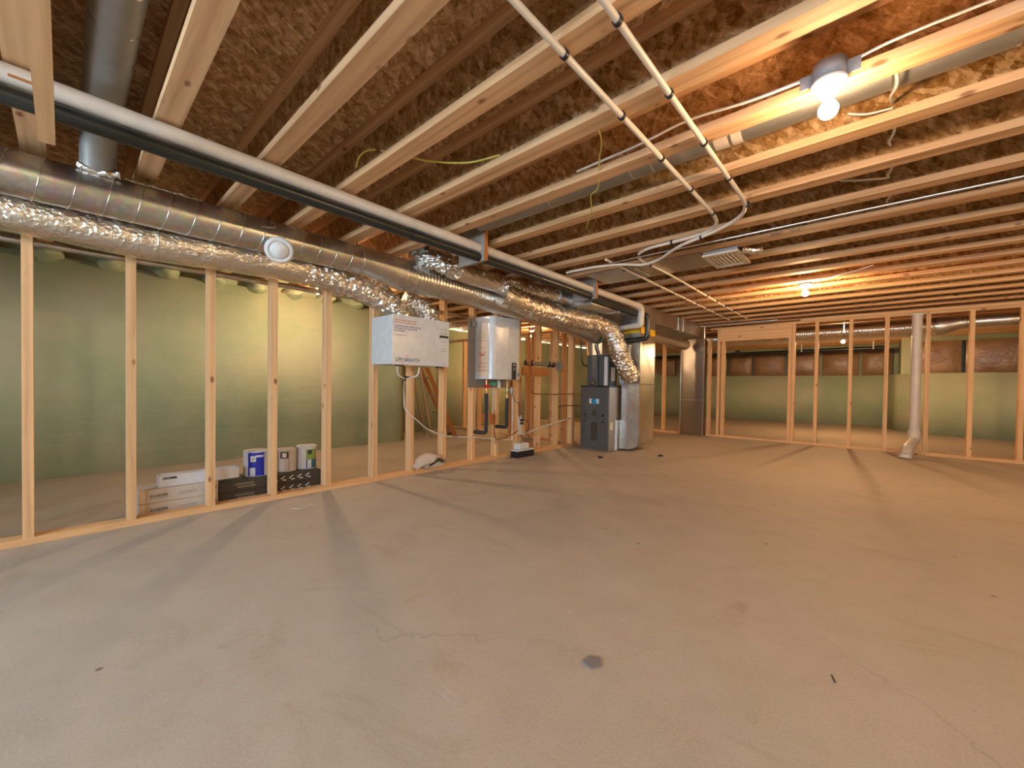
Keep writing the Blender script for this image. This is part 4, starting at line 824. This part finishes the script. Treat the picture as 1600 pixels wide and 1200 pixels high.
# ------------------------------------------------------------ beyond the far wall
pts = resample([(-3.3, 8.45, 1.825), (.62, 8.45, 1.825)], .0065)
r = thing('ribbed_duct', 'big ribbed silver duct running behind the top of the far stud wall', 'duct', (-.8, 8.45, 1.8))
part(r, 'ribbed_hose', MB().tube(pts, .128, 44, rf=lambda i, a, p, rr: rr+.004*math.sin(2*math.pi*i*.0065/.032)), 'aluminium')
part(r, 'reducer_cone', MB().tube([(.60, 8.45, 1.825), (.66, 8.45, 1.825), (.82, 8.45, 1.855), (.88, 8.45, 1.86)], [.131, .131, .085, .085], 40), 'galvanised')
part(r, 'smooth_pipe', MB().tube([(.86, 8.45, 1.86), (XR-.1, 8.45, 1.88)], .080, 40), 'galvanised', 'smooth narrower pipe')
for x in (-.42,): part(r, 'hanger_strap', MB().box(x-.008, x+.008, 8.30, 8.305, 1.80, 2.03), 'aluminium')
for x in (.86, .90): part(r, 'joint_band', MB().tube([(x-.008, 8.45, 1.86), (x+.008, 8.45, 1.86)], .085, 36), 'aluminium')
r = thing('drain_pipe', 'black horizontal pipe hung in front of the brown insulation far beyond the stud wall', 'pipe', (-2, 12.5, 1.83))
part(r, 'pipe_run', MB().tube([(-5.5, 12.5, 1.81), (.1, 12.5, 1.86)], .045, 20), 'abs'); part(r, 'down_leg', MB().tube([(-2.9, 12.5, 1.83), (-2.9, 12.5, 1.93)], .055, 16), 'abs')
for x in (-1.45, -.1): part(r, 'pipe_hanger', MB().box(x-.012, x+.012, 12.44, 12.45, 1.83, 2.03), 'white')
wire('electric_cable', 'romex', 'white cable strung along the joists beyond the far stud wall', [(-3.6, 9.6, 2.024), (-3.3, 9.6, 1.95), (-2.8, 9.62, 2.024), (-2.3, 9.6, 1.93), (-1.9, 9.62, 2.024), (-1.5, 9.6, 1.95), (-1.0, 9.6, 2.024), (-.4, 9.6, 1.93), (.3, 9.6, 1.955), (.62, 9.6, 1.90), (.75, 9.6, 1.76)], .008)
single('floor_pipe_stub', MB().tube([(-2.26, 8.6, .002), (-2.26, 8.6, .22)], .022, 14), 'orange', (-2.26, 8.6, 0), 'short brown pipe stub rising from the floor beside the metal stack', 'pipe')
# white drain stack
r = thing('drain_stack', 'thick white vertical drain pipe at the far stud wall, elbowed at the floor', 'pipe', (.385, 7.9, 0))
part(r, 'vertical_pipe', MB().tube([(.385, 7.92, .27), (.385, 7.92, 1.94)], .055, 32), 'pvc_grey')
part(r, 'ceiling_flange', MB().tube([(.385, 7.92, 1.938), (.385, 7.92, 1.952)], .075, 32), 'white')
part(r, 'elbow', MB().tube(bend([(.385, 7.92, .33), (.385, 7.90, .20), (.30, 7.52, .11), (.285, 7.44, .03)], .09, 8), .062, 30), 'pvc_grey')
part(r, 'elbow_hub', MB().tube([(.385, 7.92, .26), (.385, 7.92, .34)], .068, 30), 'pvc_grey'); part(r, 'floor_hub', MB().tube([(.283, 7.43, .001), (.285, 7.44, .05)], .069, 30), 'pvc_grey')

# ------------------------------------------------------------ debris on the floor
single('concrete_chip', MB().prism([(-.695, 1.125), (-.655, 1.118), (-.64, 1.15), (-.66, 1.178), (-.69, 1.165)], lambda a, b, t_: (a, b, .001+.006*t_)), 'chip', (-.67, 1.14, 0), 'dark grey angular chip lying alone on the concrete in the foreground', 'chip')
def cap(x, y, label): single('rubber_cap', MB().lathe([(0, .001), (.03, .001), (.032, .012), (.02, .02), (0, .021)], (x, y, 0), n=18), 'black', (x, y, 0), label, 'cap')
cap(-2.56, 4.50, 'black cap on the floor in front of the furnace'); cap(-2.07, 5.18, 'small black cap on the floor out from the return drop')
single('wood_scrap', MB().obox((-2.44, 4.60, .005), (1, .6, 0), (-.6, 1, 0), (0, 0, 1), .045, .006, .004), 'orange', (-2.44, 4.6, 0), 'thin brown splinter beside the black cap in front of the furnace', 'splinter')
single('wood_scrap', MB().obox((-.084, 1.597, .003), (.35, -1, 0), (1, .35, 0), (0, 0, 1), .018, .0015, .0015), 'print_black', (-.084, 1.597, 0), 'thin dark twig on the open concrete, farther out than the grey chip', 'splinter')
single('wire_offcut', MB().tube(smooth_path([(-3.06, 1.08, .004), (-3.02, 1.12, .004), (-3.03, 1.18, .004), (-3.07, 1.21, .004), (-3.02, 1.225, .004)], 6), .002, 6), 'romex', (-3.02, 1.2, 0), 'pale curled wire offcut on the floor by the left studs', 'offcut')
